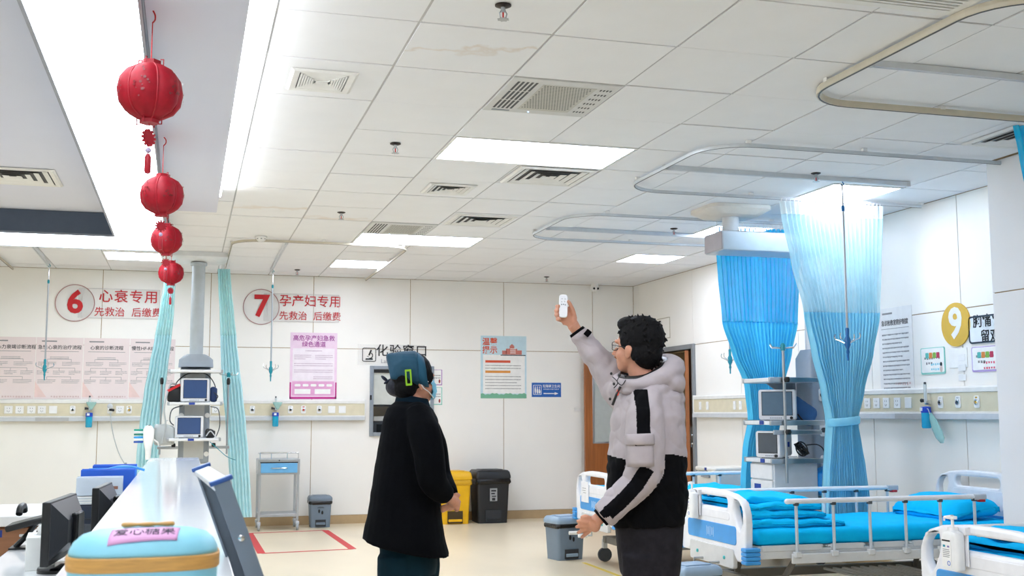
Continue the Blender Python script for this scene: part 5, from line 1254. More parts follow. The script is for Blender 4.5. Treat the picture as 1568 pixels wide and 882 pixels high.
# ================================================================== RED LANTERNS
LRED = mat('red lantern felt', '#ac0020', .6, var=.12, scale=40, translucent=.3); LRIM = mat('red lantern rim', '#a3001c', .55); LGOLD = mat('lantern print', '#7d0a16', .35)
def lantern(label, px, py, Y, rad, hook_z, drop):
    c = on_y(px, py, Y); r0 = root('red_lantern', label, 'lantern', (c.x, c.y, c.z), random.uniform(0, 1), 'hanging red lanterns')
    n, K = 6, 60; hh = rad * .86
    prof = [(-1., .30), (-.94, .45), (-.75, .74), (-.45, .93), (0, 1.0), (.45, .93), (.75, .74), (.94, .45), (1., .30)]
    def lob(th, q): return q * (1 - .13 * (1 - abs(math.sin(n * th / 2)) ** .7))
    mb = MB().loft([[(rad * lob(2 * pi * k / K, q) * math.cos(2 * pi * k / K), rad * lob(2 * pi * k / K, q) * math.sin(2 * pi * k / K), hh * z) for k in range(K)] for z, q in prof]); mb.build('body', LRED, r0, smooth='all')
    for k in range(n):
        a = 2 * pi * k / n; pth = [(rad * q * .875 * math.cos(a), rad * q * .875 * math.sin(a), hh * z) for z, q in prof]
        MB().tube(smoothpath(pth, 3), rad * .028, 6).build('rib', LRIM, r0, smooth=True)
        a2 = a + pi / n; rr = random.Random(k); fl = MB()
        for q in range(14):
            da, dz = rr.gauss(0, .13), rr.gauss(0, .2); zz = max(-.6, min(.6, dz)); R_ = rad * (1 - .18 * zz * zz) * 1.005; s_ = rad * rr.uniform(.02, .055)
            t = Vector((-math.sin(a2 + da), math.cos(a2 + da), 0)); o_ = Vector((R_ * math.cos(a2 + da), R_ * math.sin(a2 + da), hh * zz))
            fl.add([o_ + t * s_ * math.cos(j * 2 * pi / 5) + Vector((0, 0, s_ * math.sin(j * 2 * pi / 5))) for j in range(5)], [tuple(range(5))])
        tag(fl.build('printed_flowers', LGOLD, r0), kind='stuff')
    for s in (-1, 1):
        cap = MB().lathe([(rad * .3, s * hh * .98), (rad * .3, s * (hh + rad * .13)), (rad * .02, s * (hh + rad * .13))], seg=6).build('cap', LRIM, r0)
        for k in range(4):
            a = k * pi / 2 + .4; T = Matrix.Rotation(a, 4, 'Z') @ Matrix.Translation((rad * .3, 0, s * (hh + rad * .06))); w_ = rad * .11; f = MB()
            for q in ((-w_ * .1, w_, -w_, -w_ * .75), (-w_ * .1, w_, w_ * .75, w_), (w_ * .75, w_, -w_, w_)): f.box(q[0], q[1], -.0015, .0015, q[2], q[3], T=T)
            f.build('fretwork', LRIM, cap)
    zt = hook_z - c.z
    MB().tube([(0, 0, hh + rad * .12), (0, 0, zt - .05)], .0022, 6).build('cord', RED, r0)
    MB().tube(smoothpath([(0, 0, zt - .05), (.012, 0, zt - .035), (.012, 0, zt - .015), (.0, 0, zt)], 4) , .0032, 6).build('hook', RED, r0, smooth=True)
    if drop:
        z = -hh - rad * .13
        MB().tube([(0, 0, z), (0, 0, z - rad * .95)], .0018, 5).build('tassel_cord', RED, r0)
        kn = MB().lathe([(rad * .2, -.004), (rad * .2, .004)], (0, 0, z - rad * .45), 14, axis='y')
        for k in range(12): a = k * pi / 6; kn.box(rad * .17, rad * .27, -.004, .004, -rad * .035, rad * .035, T=Matrix.Translation((0, 0, z - rad * .45)) @ Matrix.Rotation(a, 4, 'Y'))
        kn.build('knot_ornament', LRIM, r0)
        MB().ell((0, 0, z - rad * .84), rad * .09).build('bead', mat('pale bead', '#b9a7c6', .3), r0, smooth='all')
        MB().lathe([(rad * .05, -rad * .95), (rad * .095, -rad * 1.05), (rad * .1, -rad * 1.5), (rad * .07, -rad * 1.56)], (0, 0, z), 10).build('tassel', LRIM, r0, smooth=True)
lantern('largest and nearest red lantern hanging from the gypsum beam', 230, 141, 4.52, .127, 2.90, True)
lantern('second largest red lantern, below the tassel of the nearest', 248, 299, 6.65, .124, 2.90, True)
lantern('third red lantern in the row, before the lit square panel', 255, 367, 8.95, .124, 2.89, True)
lantern('smallest and farthest red lantern above the aqua curtain', 262, 418, 10.88, .116, 2.985, True)

# ================================================================== NURSE STATION
GLOSSW = mat('glossy white counter', '#fafcff', .075, var=.01, spec=.42); 
ct = root('nurse_counter', 'long glossy white nurse station counter running towards the back wall', 'counter', (0, 0, 0))
MB().box(-.225, .097, .95, 8.1, .985, 1.02).build('top', GLOSSW, ct, bevel=.004)
MB().box(-.19, .06, 1.0, 8.06, .1, .985).build('front_panel', WHITE, ct)
MB().box(-.17, .03, 1.0, 8.04, 0, .1).build('plinth', MGREY, ct)
dk = root('work_desk', 'low white work desk behind the nurse counter', 'desk', (0, 0, 0))
MB().box(-.70, -.235, .95, 7.85, .715, .75).build('top', GLOSSW, dk, bevel=.004)
for y in (1.2, 3.2, 5.2, 7.6): MB().box(-.68, -.24, y, y + .03, 0, .715).build('support_panel', WHITE, dk)
rd = root('side_desk', 'white side desk with brown drawers at the left edge', 'desk', (0, 0, 0))
MB().box(-3.2, -.705, 6.95, 7.85, .69, .75).build('top', mat('matt white desk', '#eeeeef', .35), rd, bevel=.006)
MB().box(-3.1, -.72, 7.0, 7.8, .05, .69).build('carcass', WOOD, rd)
for k in range(5):
    x = -.73 - k * .46
    for z0, z1 in ((.52, .68), (.3, .51), (.06, .29)):
        d = MB().box(x - .44, x, 6.982, 7.002, z0, z1).build('drawer', mat('walnut drawer', '#9a6a4c', .4, var=.15, scale=4, aniso=(1, 1, 10)), rd, bevel=.003)
        MB().box(x - .15, x - .03, 6.97, 6.984, z1 - .05, z1 - .035).build('handle', LGREY, d, bevel=.003)
        MB().box(x - .33, x - .24, 6.9805, 6.983, z1 - .05, z1 - .01).build('number_sticker', NAVY, d)

# two black desktop monitors seen from behind
def desk_monitor(label, near, far, ztop, zbot):
    (xn, yn), (xf, yf) = near, far; d = Vector((xf - xn, yf - yn, 0)); W = d.length; ang = math.atan2(d.y, d.x)
    r0 = root('desktop_monitor', label, 'monitor', ((xn + xf) / 2, (yn + yf) / 2, .75), ang, 'black desktop monitors')   # local x along the panel; its back looks to local -y
    z0, z1 = zbot - .75, ztop - .75; T = Matrix.Rotation(R(6), 4, 'X')
    MB().box(-W / 2, W / 2, -.012, .016, z0, z1).build('bezel', BLACK, r0, bevel=.004)
    MB().box(-W / 2 + .015, W / 2 - .015, .0155, .0175, z0 + .03, z1 - .015).build('screen', BLACKG, r0)
    b = MB(); a = [(-W / 2 + .012, -.012, z0 + .02), (W / 2 - .012, -.012, z0 + .02), (W / 2 - .012, -.012, z1 - .006), (-W / 2 + .012, -.012, z1 - .006)]
    c = [(-W / 2 + .10, -.055, z0 + .07), (W / 2 - .10, -.055, z0 + .07), (W / 2 - .10, -.055, z1 - .07), (-W / 2 + .10, -.055, z1 - .07)]
    b.add(a + c, [(0, 1, 5, 4), (1, 2, 6, 5), (2, 3, 7, 6), (3, 0, 4, 7), (4, 5, 6, 7)]); b.build('back_shell', mat('charcoal shell', '#1d2026', .35), r0)
    MB().box(-.06, .06, -.075, -.05, .02, z0 + .17).build('neck', BLACKG, r0, bevel=.006)
    MB().loft([[(a_, b_, z) for a_, b_ in rrect(-.12 * s, .12 * s, -.16, .06, .05)] for z, s in ((0, 1), (.012, 1), (.018, .9))]).build('foot', BLACKG, r0, smooth=30)
    MB().box(-.05, .05, -.058, -.054, (z0 + z1) / 2 - .03, (z0 + z1) / 2 + .03).build('mount_plate', DGREY, r0)
desk_monitor('black desktop monitor seen from behind, nearer of two on the desk', (-.455, 4.28), (-.41, 4.76), 1.012, .79)
desk_monitor('black desktop monitor seen from behind, in front of the blue files', (-.345, 5.0), (-.318, 5.42), 1.015, .80)
# printer with trays and blue file folders
pr = root('laser_printer', 'dark blue-black printer on the desk below the blue files', 'printer', (-.375, 5.86, .75))
MB().box(-.125, .125, -.2, .2, 0, .15).build('case', mat('blue black plastic', '#1c2738', .4), pr, bevel=.012)
MB().box(-.1, .1, -.206, -.198, .02, .06).build('tray', DGREY, pr, bevel=.003); MB().box(-.12, .12, -.203, -.19, .08, .084).build('gap', BLACK, pr)
st_ = root('paper_stack', 'stack of white papers lying on the printer', 'paper', (-.375, 5.76, .90))
for k in range(6): MB().box(-.12 + random.uniform(-.01, .01), .11 + random.uniform(-.01, .01), -.1, .12, k * .006, k * .006 + .005).build('sheet', PAPER if k % 2 else mat('grey paper', '#d4d8dc', .7), st_)
FB = mat('royal blue folder', '#1c5fd0', .35); FB2 = mat('light blue folder', '#3f9ae6', .35); CLR = mat('clear file plastic', '#dfeaf6', .15, alpha=.6)
for k, (lb, m_, y, h, x0, x1) in enumerate((('clear plastic file box with white papers, in front of the blue folders', CLR, 5.70, .085, -.135, .07), ('royal blue folder, frontmost in the rack on the printer', FB, 5.80, .115, -.125, .12), ('light blue folder in the middle of the rack', FB2, 5.88, .15, -.10, .12), ('royal blue folder, rearmost in the rack', FB, 5.96, .165, -.085, .12))):
    f = root('file_folder', lb, 'folder', (-.345, y, .937 if k < 2 else .901), 0, 'files standing on the printer')
    f.rotation_euler = (R(-4), 0, 0)
    MB().box(x0, x1, -.03, -.026, 0, h).build('front_cover', m_, f, bevel=.002); MB().box(x0, x1, .026, .03, 0, h + .006).build('back_cover', m_, f, bevel=.002); MB().box(x0, x1, -.03, .03, 0, .004).build('spine', m_, f)
    MB().box(x0 + .01, x1 - .01, -.022, .022, .004, h * .93).build('papers', PAPER, f)
    if k == 0: MB().box(x0 + .09, x1 - .02, -.0325, -.0305, .028, .042).build('label_strip', mat('brown label', '#8a5a48', .5), f)
    if k == 2: MB().tube(smoothpath([(-.03, .0, h * .95), (.03, .0, h * 1.06), (.1, .0, h * 1.06), (.16, 0, h * .95)]), .006, 6).build('clip', FB2, f, smooth=True)
# desk phone, tissue box, pad
ph = root('desk_phone', 'black desk phone standing left of the nearer monitor', 'phone', (-.60, 5.28, .75))
MB().prism([(-.09, 0), (.09, 0), (.09, .06), (-.09, .13)], -.1, .1, axis='x').build('base', BLACK, ph, bevel=.006) if False else MB().box(-.085, .085, -.10, .10, .10, .125, T=Matrix.Rotation(R(-14), 4, 'Y')).build('keypad', BLACK, ph, bevel=.006)
MB().tube([(.0, 0, .11), (-.03, .0, .06), (-.08, 0, .006)], .012, 8).build('stand_leg', BLACK, ph, smooth=True); MB().tube([(.03, .04, .11), (.0, .04, .05), (-.03, .04, .006)], .01, 8).build('stand_leg', BLACK, ph, smooth=True)
MB().tube(smoothpath([(-.06, -.08, .15), (-.06, -.05, .175), (-.06, .05, .175), (-.06, .08, .15)]), .014, 8).build('handset', BLACK, ph, smooth=True)
MB().box(-.1, .04, -.06, .06, 0, .008).build('foot', BLACK, ph, bevel=.003)
p = on_z(93, 866, .752); pad = root('note_pad', 'pale note pad lying on the work desk by the nearer monitor', 'note pad', (p.x + .01, p.y, .75), R(20))
MB().box(-.06, .06, -.09, .09, 0, .006).build('cover', mat('pale blue pad', '#bcd3dc', .4), pad, bevel=.002); MB().box(-.057, .057, -.087, .087, .006, .011).build('pages', PAPER, pad)
tbx = root('tissue_box', 'white tissue box on the desk left of the nearer monitor', 'box', (-.505, 4.62, .75), R(5))
MB().box(-.05, .05, -.1, .1, 0, .12).build('carton', PAPER, tbx, bevel=.003); MB().lathe([(.03, .12), (.03, .1205)], seg=16).build('opening', LGREY, tbx); MB().loft([[(a * s, b * s, z) for a, b in circ(0, 0, .02, 8)] for z, s in ((.118, 1.), (.13, .7), (.145, .9), (.16, .1))]).build('tissue', WHITE, tbx, smooth='all')

# candy box on the counter
bx = root('candy_box', 'light blue rounded box with a tan band on the near end of the counter', 'box', (-.05, 1.70, 1.02))
BLU = mat('pastel blue plastic', '#8fd3e6', .45); BAND = mat('tan wooden band', '#cf9a52', .5, var=.12, scale=8, aniso=(4, 4, 30))
def sup(a, b, z, e=3.2, n=40):
    o = []
    for k in range(n):
        t = 2 * pi * k / n; c_, s_ = math.cos(t), math.sin(t); o.append((a * abs(c_) ** (2 / e) * (1 if c_ >= 0 else -1), b * abs(s_) ** (2 / e) * (1 if s_ >= 0 else -1), z))
    return o
MB().loft([sup(.096, .07, .0), sup(.1, .074, .008), sup(.1, .074, .088)]).build('body', BLU, bx, smooth=40)
MB().loft([sup(.1015, .0755, .087), sup(.103, .077, .089), sup(.103, .077, .105), sup(.1015, .0755, .107)]).build('wooden_band', BAND, bx, smooth=30)
MB().loft([sup(.1, .074, .107), sup(.0992, .073, .113), sup(.095, .069, .122), sup(.085, .06, .131), sup(.065, .045, .137), sup(.035, .024, .140), sup(.01, .008, .141)]).build('lid', BLU, bx, smooth='all')
MB().loft([[(x, -.0 + math.cos(t * pi / 4) * r_ * 1.4, .1445 + math.sin(t * pi / 4) * r_ * .55) for t in range(8)] for x, r_ in ((-.036, .003), (-.033, .006), (-.026, .0062), (-.014, .0042), (-.006, .0055), (.004, .0055), (.012, .0042), (.026, .0062), (.033, .006), (.036, .003))]).build('knob', BAND, bx, smooth='all', loc=(.004, .0, 0))
LIDP = [(0, .141), (.1, .141), (.35, .140), (.63, .137), (.83, .131), (.94, .122), (.99, .113), (1.0, .107)]
def lid_z(x, y):
    rho = ((abs(x) / .1) ** 3.2 + (abs(y) / .074) ** 3.2) ** (1 / 3.2)
    for (r0_, z0_), (r1_, z1_) in zip(LIDP[:-1], LIDP[1:]):
        if rho <= r1_: return z0_ + (z1_ - z0_) * (rho - r0_) / (r1_ - r0_)
    return .107
st = MB(); vs = []; nx_, ny_ = 16, 10
for i_ in range(ny_ + 1):
    for k in range(nx_ + 1):
        x = -.044 + .090 * k / nx_ + .004 * (i_ / ny_ - .5); y = -.0655 + .044 * i_ / ny_ + .004 * (k / nx_ - .5); vs.append((x, y, lid_z(x, y) + .0016))
st.add(vs, [(i_ * (nx_ + 1) + k, i_ * (nx_ + 1) + k + 1, (i_ + 1) * (nx_ + 1) + k + 1, (i_ + 1) * (nx_ + 1) + k) for i_ in range(ny_) for k in range(nx_)])
sto = st.build('pink_sticker', mat('pink sticker', '#e3a4d2', .5), bx, smooth='all')
sol = sto.modifiers.new('t', 'SOLIDIFY'); sol.thickness = .0008
hw = text('handwriting', '爱心糖果', .0205, mat('faded pen', '#4a4258', .6), sto, T=Matrix.Identity(4), space=1.0)
for v in hw.data.vertices:
    x, y = v.co.x + .001, -.045 + v.co.y * 1.35; v.co = (x, y, lid_z(x, y) + .0022)

# step ladder leaning on the counter
ld = root('step_ladder', 'grey metal step ladder leaning on the counter edge', 'ladder', (0, 0, 0))
LG_ = mat('grey blue ladder paint', '#7d8896', .4, .4)
s_dir = Vector((.37, 0, -1)).normalized(); Lh = 1.20 / abs(s_dir.z)
tops = {'near': Vector((.062, 2.0, 1.205)), 'far': Vector((.036, 2.50, 1.205))}
side = Vector((0, 1, 0)); nrm = s_dir.cross(side).normalized()
Rm = Matrix((s_dir, side, nrm)).transposed().to_4x4()
for k, tp in tops.items():
    T = Matrix.Translation(tp) @ Rm; sg = 1 if k == 'near' else -1
    pf = [(-.014, -.014), (.014, -.014), (.014, -.010), (-.008, -.010), (-.008, .010), (.014, .010), (.014, .014), (-.014, .014)]
    stl = MB().loft([[T @ Vector((d_, a * sg, b)) for a, b in pf] for d_ in (0, Lh)]).build('stile', LG_, ld)
    MB().box(-.006, .002, -.016, .016, -.020, .020, T=T).build('end_cap', mat('blue cap', '#31579a', .4), stl, bevel=.002)
    for d_ in (.10, .24, .45, .7, .95): MB().lathe([(.0055, -sg * .0), (.0055, sg * .003), (.002, sg * .0045)], (0, 0, 0), 10, T=T @ Matrix.Translation((d_, -.014 * sg, 0)), axis='y').build('bolt', CHROME, stl, smooth=True)
def between(d0, d1, w0, w1, name, m_, bev=.003):
    a, b = tops['far'], tops['near']; mb = MB(); vs = []
    for tp, sg in ((a, -1), (b, 1)):
        for (d_, n_) in ((d0, w0), (d1, w0), (d1, w1), (d0, w1)): vs.append(tp + side * (.012 * -sg) * -1 * (1 if sg < 0 else 1) * 0 + s_dir * d_ + nrm * n_)
    mb.add(vs, [(0, 1, 2, 3), (7, 6, 5, 4), (0, 4, 5, 1), (1, 5, 6, 2), (2, 6, 7, 3), (3, 7, 4, 0)]); return mb.build(name, m_, ld, bevel=bev)
between(.0, .012, -.016, .016, 'top_plate', mat('pale ladder plate', '#d5dade', .4))
for d_ in (.26, .51, .76, 1.01): between(d_, d_ + .025, -.016, .04, 'tread', mat('tread grey', '#a7b0ba', .45, .3))
# ================================================================== PEOPLE
SKIN = mat('warm skin', '#cf9479', .5, var=.06, scale=30, subs=.15)
class Figure:
    """measures on the photograph at the person's own distance, in the person's local frame (x to the picture's right, y away, z up)"""
    def __init__(s, label, D, px):
        s.D = D; d = ray(px, 632); d = d * (D / d.dot(_f0)); s.o = Vector((d.x, d.y, 0))
        s.root = root('person', label, 'person', s.o, -YAW); s.inv = Matrix.Rotation(YAW, 3, 'Z')
    def P(s, px, py, d=0.):
        v = ray(px, py); v = v * ((s.D + d) / v.dot(_f0)) + Vector((0, 0, CH)) - s.o
        return s.inv @ v
    def ring(s, xl, yl, xr, yr, dh, dc=0., n=28, e=2.4, inset=0.):
        a, b = s.P(xl, yl, dc), s.P(xr, yr, dc); c = (a + b) / 2; h = (b - a) / 2; L_ = h.length; h = h * max(.1, (L_ - inset) / L_); o = []
        for k in range(n):
            t = 2 * pi * k / n; c_, s_ = math.cos(t), math.sin(t)
            o.append(c + h * (abs(c_) ** (2 / e) * (1 if c_ >= 0 else -1)) + Vector((0, max(.02, dh - inset), 0)) * (abs(s_) ** (2 / e) * (1 if s_ >= 0 else -1)))
        return o
def frame_of(F):
    F = Vector(F).normalized(); S = F.cross(Vector((0, 0, 1))).normalized(); U = S.cross(F).normalized()
    return F, S, U, Matrix((F, S, U)).transposed()       # columns: forward, right-hand side, up
def limb(mb, pts, rs, seg=14): mb.tube(smoothpath(pts, 5), [r for r in interp(rs, 5)], seg)
def interp(rs, n):
    out = []
    for a, b in zip(rs[:-1], rs[1:]): out += [a + (b - a) * k / n for k in range(n)]
    return out + [rs[-1]]
def head(mb, c, F, size=1.):
    F, S, U, T = frame_of(F); c = Vector(c); k = size
    q = lambda a, b, d: c + F * a * k + S * b * k + U * d * k
    mb.ell(q(-.008, 0, .025), (.098 * k, .078 * k, .098 * k), T, 20)            # cranium
    mb.ell(q(.022, 0, -.045), (.068 * k, .064 * k, .072 * k), T, 18)            # face
    mb.ell(q(.042, 0, -.092), (.042 * k, .043 * k, .032 * k), T, 14)            # chin
    for s in (-1, 1):
        mb.ell(q(.048, s * .036, -.045), (.03 * k, .03 * k, .03 * k), T, 12)     # cheek
        mb.ell(q(.078, s * .03, .012), (.016 * k, .03 * k, .011 * k), T, 10)     # brow
        mb.ell(q(-.008, s * .077, -.025), (.018 * k, .009 * k, .033 * k), T @ Matrix.Rotation(.25 * 0, 3, 'X'), 12)      # ear
        mb.ell(q(-.012, s * .083, -.015), (.020 * k, .007 * k, .022 * k), T, 12)
    mb.tube([q(.088, 0, .0), q(.102, 0, -.025), q(.112, 0, -.043), q(.09, 0, -.052)], [.008 * k, .011 * k, .016 * k, .011 * k], 10)   # nose
    for s in (-1, 1): mb.ell(q(.095, s * .012, -.046), (.012 * k, .009 * k, .008 * k), T, 8)
    mb.ell(q(.080, 0, -.071), (.014 * k, .026 * k, .006 * k), T, 10); mb.ell(q(.078, 0, -.082), (.014 * k, .022 * k, .007 * k), T, 10)  # lips
    return q, T
def eyes(fig, q, T, parent):
    for s in (-1, 1):
        e = MB().ell(q(.078, s * .031, -.008), (.012, .014, .010), T, 12).build('eye', mat('eye white', '#efe9e4', .2), parent, smooth='all')
        MB().ell(q(.0885, s * .031, -.008), (.003, .006, .006), T, 10).build('iris', INK, e, smooth='all')
        MB().tube([q(.086, s * .012, .014), q(.089, s * .03, .021), q(.078, s * .05, .013)], [.003, .004, .002], 6).build('eyebrow', INK, parent, smooth=True)
def strands(mb, c, T, rad, n, rng, length, keep):
    for _ in range(n):
        v = Vector((rng.gauss(0, 1), rng.gauss(0, 1), rng.gauss(0, 1))).normalized()
        if not keep(v): continue
        p = Vector(c) + T @ Vector((v.x * rad[0], v.y * rad[1], v.z * rad[2])); d = (T @ v + Vector((rng.gauss(0, .3), rng.gauss(0, .3), -.35 + rng.gauss(0, .2)))).normalized()
        l = length * rng.uniform(.5, 1.2); mb.tube([p - d * .012, p + d * l * .5, p + d * l], [.007, .005, .0012], 5)
def paint(me, mats, fn):
    for m_ in mats: me.materials.append(m_)
    idx = [fn(p.center, p.normal) for p in me.polygons]; me.polygons.foreach_set('material_index', idx)
def seg_d(p, a, b):
    ab = b - a; t = max(0, min(1, (p - a).dot(ab) / ab.length_squared)); return (p - (a + ab * t)).length, t
def path_d(p, pts):
    best = (9, 0)
    for k in range(len(pts) - 1):
        d, t = seg_d(p, pts[k], pts[k + 1])
        if d < best[0]: best = (d, k + t)
    return best
def crease(me, fn):
    P_ = [v.co.copy() for v in me.vertices]; N_ = [v.normal.copy() for v in me.vertices]; out = []
    for p_, n_ in zip(P_, N_): out += list(p_ + n_ * fn(p_))
    me.vertices.foreach_set('co', out); me.update()
def put(me, name, mats, parent, smooth='all'):
    o = link(name, me, [], parent, smooth); 
    if mats and not me.materials:
        for m_ in (mats if isinstance(mats, list) else [mats]): me.materials.append(m_)
    return o

# ------------------------------------------------------------------ the man
mn = Figure('man in a grey and black hooded jacket raising a white remote', 5.2, 985); P = mn.P
torso = [(958, 596, 1030, 590, .13), (942, 612, 1044, 606, .185), (936, 640, 1048, 636, .205), (933, 680, 1050, 676, .205), (929, 715, 1051, 712, .20), (929, 750, 1052, 750, .20), (933, 785, 1051, 785, .195), (938, 806, 1049, 802, .185)]
armL = [P(990, 608, -.12), P(988, 640, -.19), P(987, 680, -.215), P(988, 716, -.215), P(972, 742, -.22), P(948, 768, -.225), P(923, 790, -.225)]; rL = [.075, .088, .086, .082, .074, .066, .056]
armR = [P(962, 612, .10), P(945, 592, .17), P(925, 562, .20), P(905, 537, .21), P(886, 511, .21)]; rR = [.085, .086, .072, .060, .045]
# body: one continuous mesh
b = MB()
b.loft([mn.ring(*t, inset=.03) for t in torso])
HF = Vector((-.77, .62, .16)); hc = P(975, 531, 0)
q, HT = head(b, hc, HF, 1.04)
limb(b, [hc + Vector((.0, 0, -.04)), P(982, 572, 0), P(988, 605, 0)], [.058, .06, .075])
limb(b, armL, [r - .028 for r in rL]); limb(b, armR, [r - .026 for r in rR[:-1]] + [.03])
# left hand, relaxed by the hip
wl = armL[-1]; limb(b, [P(930, 783, -.225), P(917, 794, -.225), P(911, 799, -.225)], [.03, .027, .03])
pc = P(906, 802, -.225); b.ell(pc, (.036, .018, .030), Matrix.Rotation(R(35), 3, 'Y'), 14); b.ell(P(911, 806, -.225), (.026, .02, .026), None, 12)
for k, (dx, dy, dd) in enumerate(((-11, -2, -.02), (-13, 3, -.008), (-12, 8, .005), (-9, 12, .018))):
    a = P(902 + k * 1.5, 800 + k * 3.2, -.225 + dd); m_ = P(902 + dx + k * 1.2, 800 + dy + k * 2.0, -.228 + dd); e = P(900 + dx * 1.55 + k * 1.2, 801 + dy * 1.3 + k * 2.4, -.212 + dd)
    b.tube(smoothpath([a, m_, e], 3), [.0105, .010, .010, .0095, .009, .0085, .0065], 8)
b.tube(smoothpath([P(905, 795, -.235), P(897, 791, -.25), P(889, 793, -.25)], 3), [.012, .0115, .011, .0105, .010, .009, .007], 8)
# right hand behind the remote: palm towards the viewer, fingers round the left edge, thumb on the right
limb(b, [P(892, 519, .21), P(883, 506, .205), P(877, 497, .20)], [.028, .027, .03])
b.loft([[P(x, y, .20 + dd) for x, y, dd in ((869 - 11 + o[0], 496 + o[1], -.012), (869 + 11 + o[0], 492 + o[1], -.012), (869 + 11 + o[0], 492 + o[1], .014), (869 - 11 + o[0], 496 + o[1], .014))] for o in ((4, 2), (1, -6), (-1, -16), (-2, -24))])
b.ell(P(871, 488, .20), (.034, .017, .038), None, 14); b.ell(P(878, 489, .192), (.018, .018, .03), None, 12)
for k in range(4):
    y = 469 + k * 6.6; w_ = (0, -1.5, -1.2, 1)[k]
    b.tube(smoothpath([P(866, y + 3, .205), P(856 + w_, y + 1, .198), P(852.5 + w_, y, .176), P(857 + w_, y - .5, .152)], 3), [.010] * 4 + [.0095] * 3 + [.009, .0085, .007], 8)
b.tube(smoothpath([P(880, 488, .19), P(877.5, 476, .178), P(873, 466, .165), P(869, 460, .158)], 3), [.0135, .013, .012, .0115, .011, .0105, .010, .0095, .009, .007], 8)
# hips, legs, feet
def legs(fig, b, hipz, xs, rad, ds, foot):
    for (px, d) in zip(xs, ds):
        h = fig.P(px, 815, d); 
        limb(b, [h, Vector((h.x - .01, h.y, .50)), Vector((h.x + .01, h.y, .09))], [rad, rad * .68, rad * .42])
        if foot: b.tube([(h.x + foot * -.05, h.y, .05), (h.x + foot * .06, h.y, .05), (h.x + foot * .17, h.y, .04)], [.045, .05, .03], 10)
legs(mn, b, .8, (990, 1000), .075, (-.09, .09), -1)
me = voxel(b, 'body', .0048, 3, .4); body = put(me, 'body', SKIN, mn.root)
eyes(mn, q, HT, body)
# trousers
t = MB(); CHAR = mat('charcoal corduroy', '#242226', .9, spec=.15, var=.18, scale=30, bump=.3, bscale=50)
t.loft([mn.ring(*z) for z in ((940, 790, 1047, 790, .175), (943, 820, 1045, 820, .175), (946, 850, 1043, 850, .17), (950, 880, 1040, 880, .165))])
for px, d in ((985, -.085), (1003, .085)):
    h = mn.P(px, 850, d); limb(t, [h, Vector((h.x - .005, h.y, .5)), Vector((h.x + .015, h.y, .1))], [.10, .085, .078])
put(voxel(t, 'trousers', .009, 6), 'trousers', CHAR, mn.root)
for d in (-.09, .09):
    h = mn.P(995, 850, d); sh = MB().loft([[(h.x - x, h.y + a * w_, max(.0, .0 + z0 + bz * hgt)) for a, bz in rrect(-1, 1, 0, 1, .4)] for x, w_, hgt, z0 in ((-.09, .03, .06, .005), (-.06, .042, .10, .002), (.02, .046, .10, .0), (.10, .05, .07, 0), (.17, .045, .05, 0), (.205, .02, .03, .004))])
    s_ = sh.build('shoe', BLACK, mn.root, smooth='all'); MB().box(h.x - .2, h.x + .09, h.y - .046, h.y + .046, 0, .018).build('sole', DGREY, s_, bevel=.006)
# jacket
JG = mat('warm grey jacket cloth', '#b3a9ab', .8, var=.04, scale=20, bump=.35, bscale=9); JB = mat('black jacket cloth', '#08080b', .9, spec=.12, var=.1, bump=.3, bscale=9)
j = MB(); j.loft([mn.ring(*t_) for t_ in torso]); limb(j, armL, rL, 18); limb(j, armR, rR, 18)
for px, py, d, r_ in ((955, 600, .10, .085), (1000, 606, -.10, .085), (1020, 612, 0, .09)): j.ell(P(px, py, d), r_)
me = voxel(j, 'jacket', .0046, 8, .5)
# soft creases
crease(me, lambda c: .008 * noise.noise(Vector((c.x * 9, c.y * 5, c.z * 16))) + .012 * (abs(noise.noise(Vector((c.x * 13 + c.z * 9, c.y * 6, c.z * 7 - c.x * 5)))) ** .7 - .4) + .006 * noise.noise(Vector((c.x * 22 - c.z * 16, c.y * 10, c.z * 12))))
zb = P(985, 697, 0).z; cl = armL; armLx = [Vector((a.x, a.z)) for a in armL]
pzt, pzb = P(985, 664, -.3).z, P(985, 713, -.3).z; s_t, s_b, s_x = P(984, 665, -.25).z, P(984, 596, -.2).z, P(984, 640, -.25).x
def jac(c, n):
    dl, tl = path_d(c, armL); dr, tr_ = path_d(c, armR); k = min(int(tl), len(rL) - 2); r_ = rL[k] + (rL[k + 1] - rL[k]) * (tl - k)
    if c.y < -.07 and n.y < -.05 and s_t < c.z < s_b and abs(c.x - s_x) < .029: return 1
    sleeve = dl < r_ * 1.10 and tl > .55 and c.y < -.10
    if sleeve:
        p2 = Vector((c.x, c.z)); best = 9; sgn = 0
        for a, e in zip(armLx[:-1], armLx[1:]):
            ab = e - a; t_ = max(0, min(1, (p2 - a).dot(ab) / ab.length_squared)); dd = (p2 - (a + ab * t_)).length
            if dd < best: best = dd
        if n.y < -.15 and best < .031 and not (pzb < c.z < pzt) and tl > 3.0 and tl < 5.75: return 1
        return 0
    if dr < .1 and tr_ > .8: return 0
    return 1 if c.z < zb + .012 * math.sin(c.x * 20) else 0
paint(me, [JG, JB], jac); jk = put(me, 'jacket', None, mn.root)
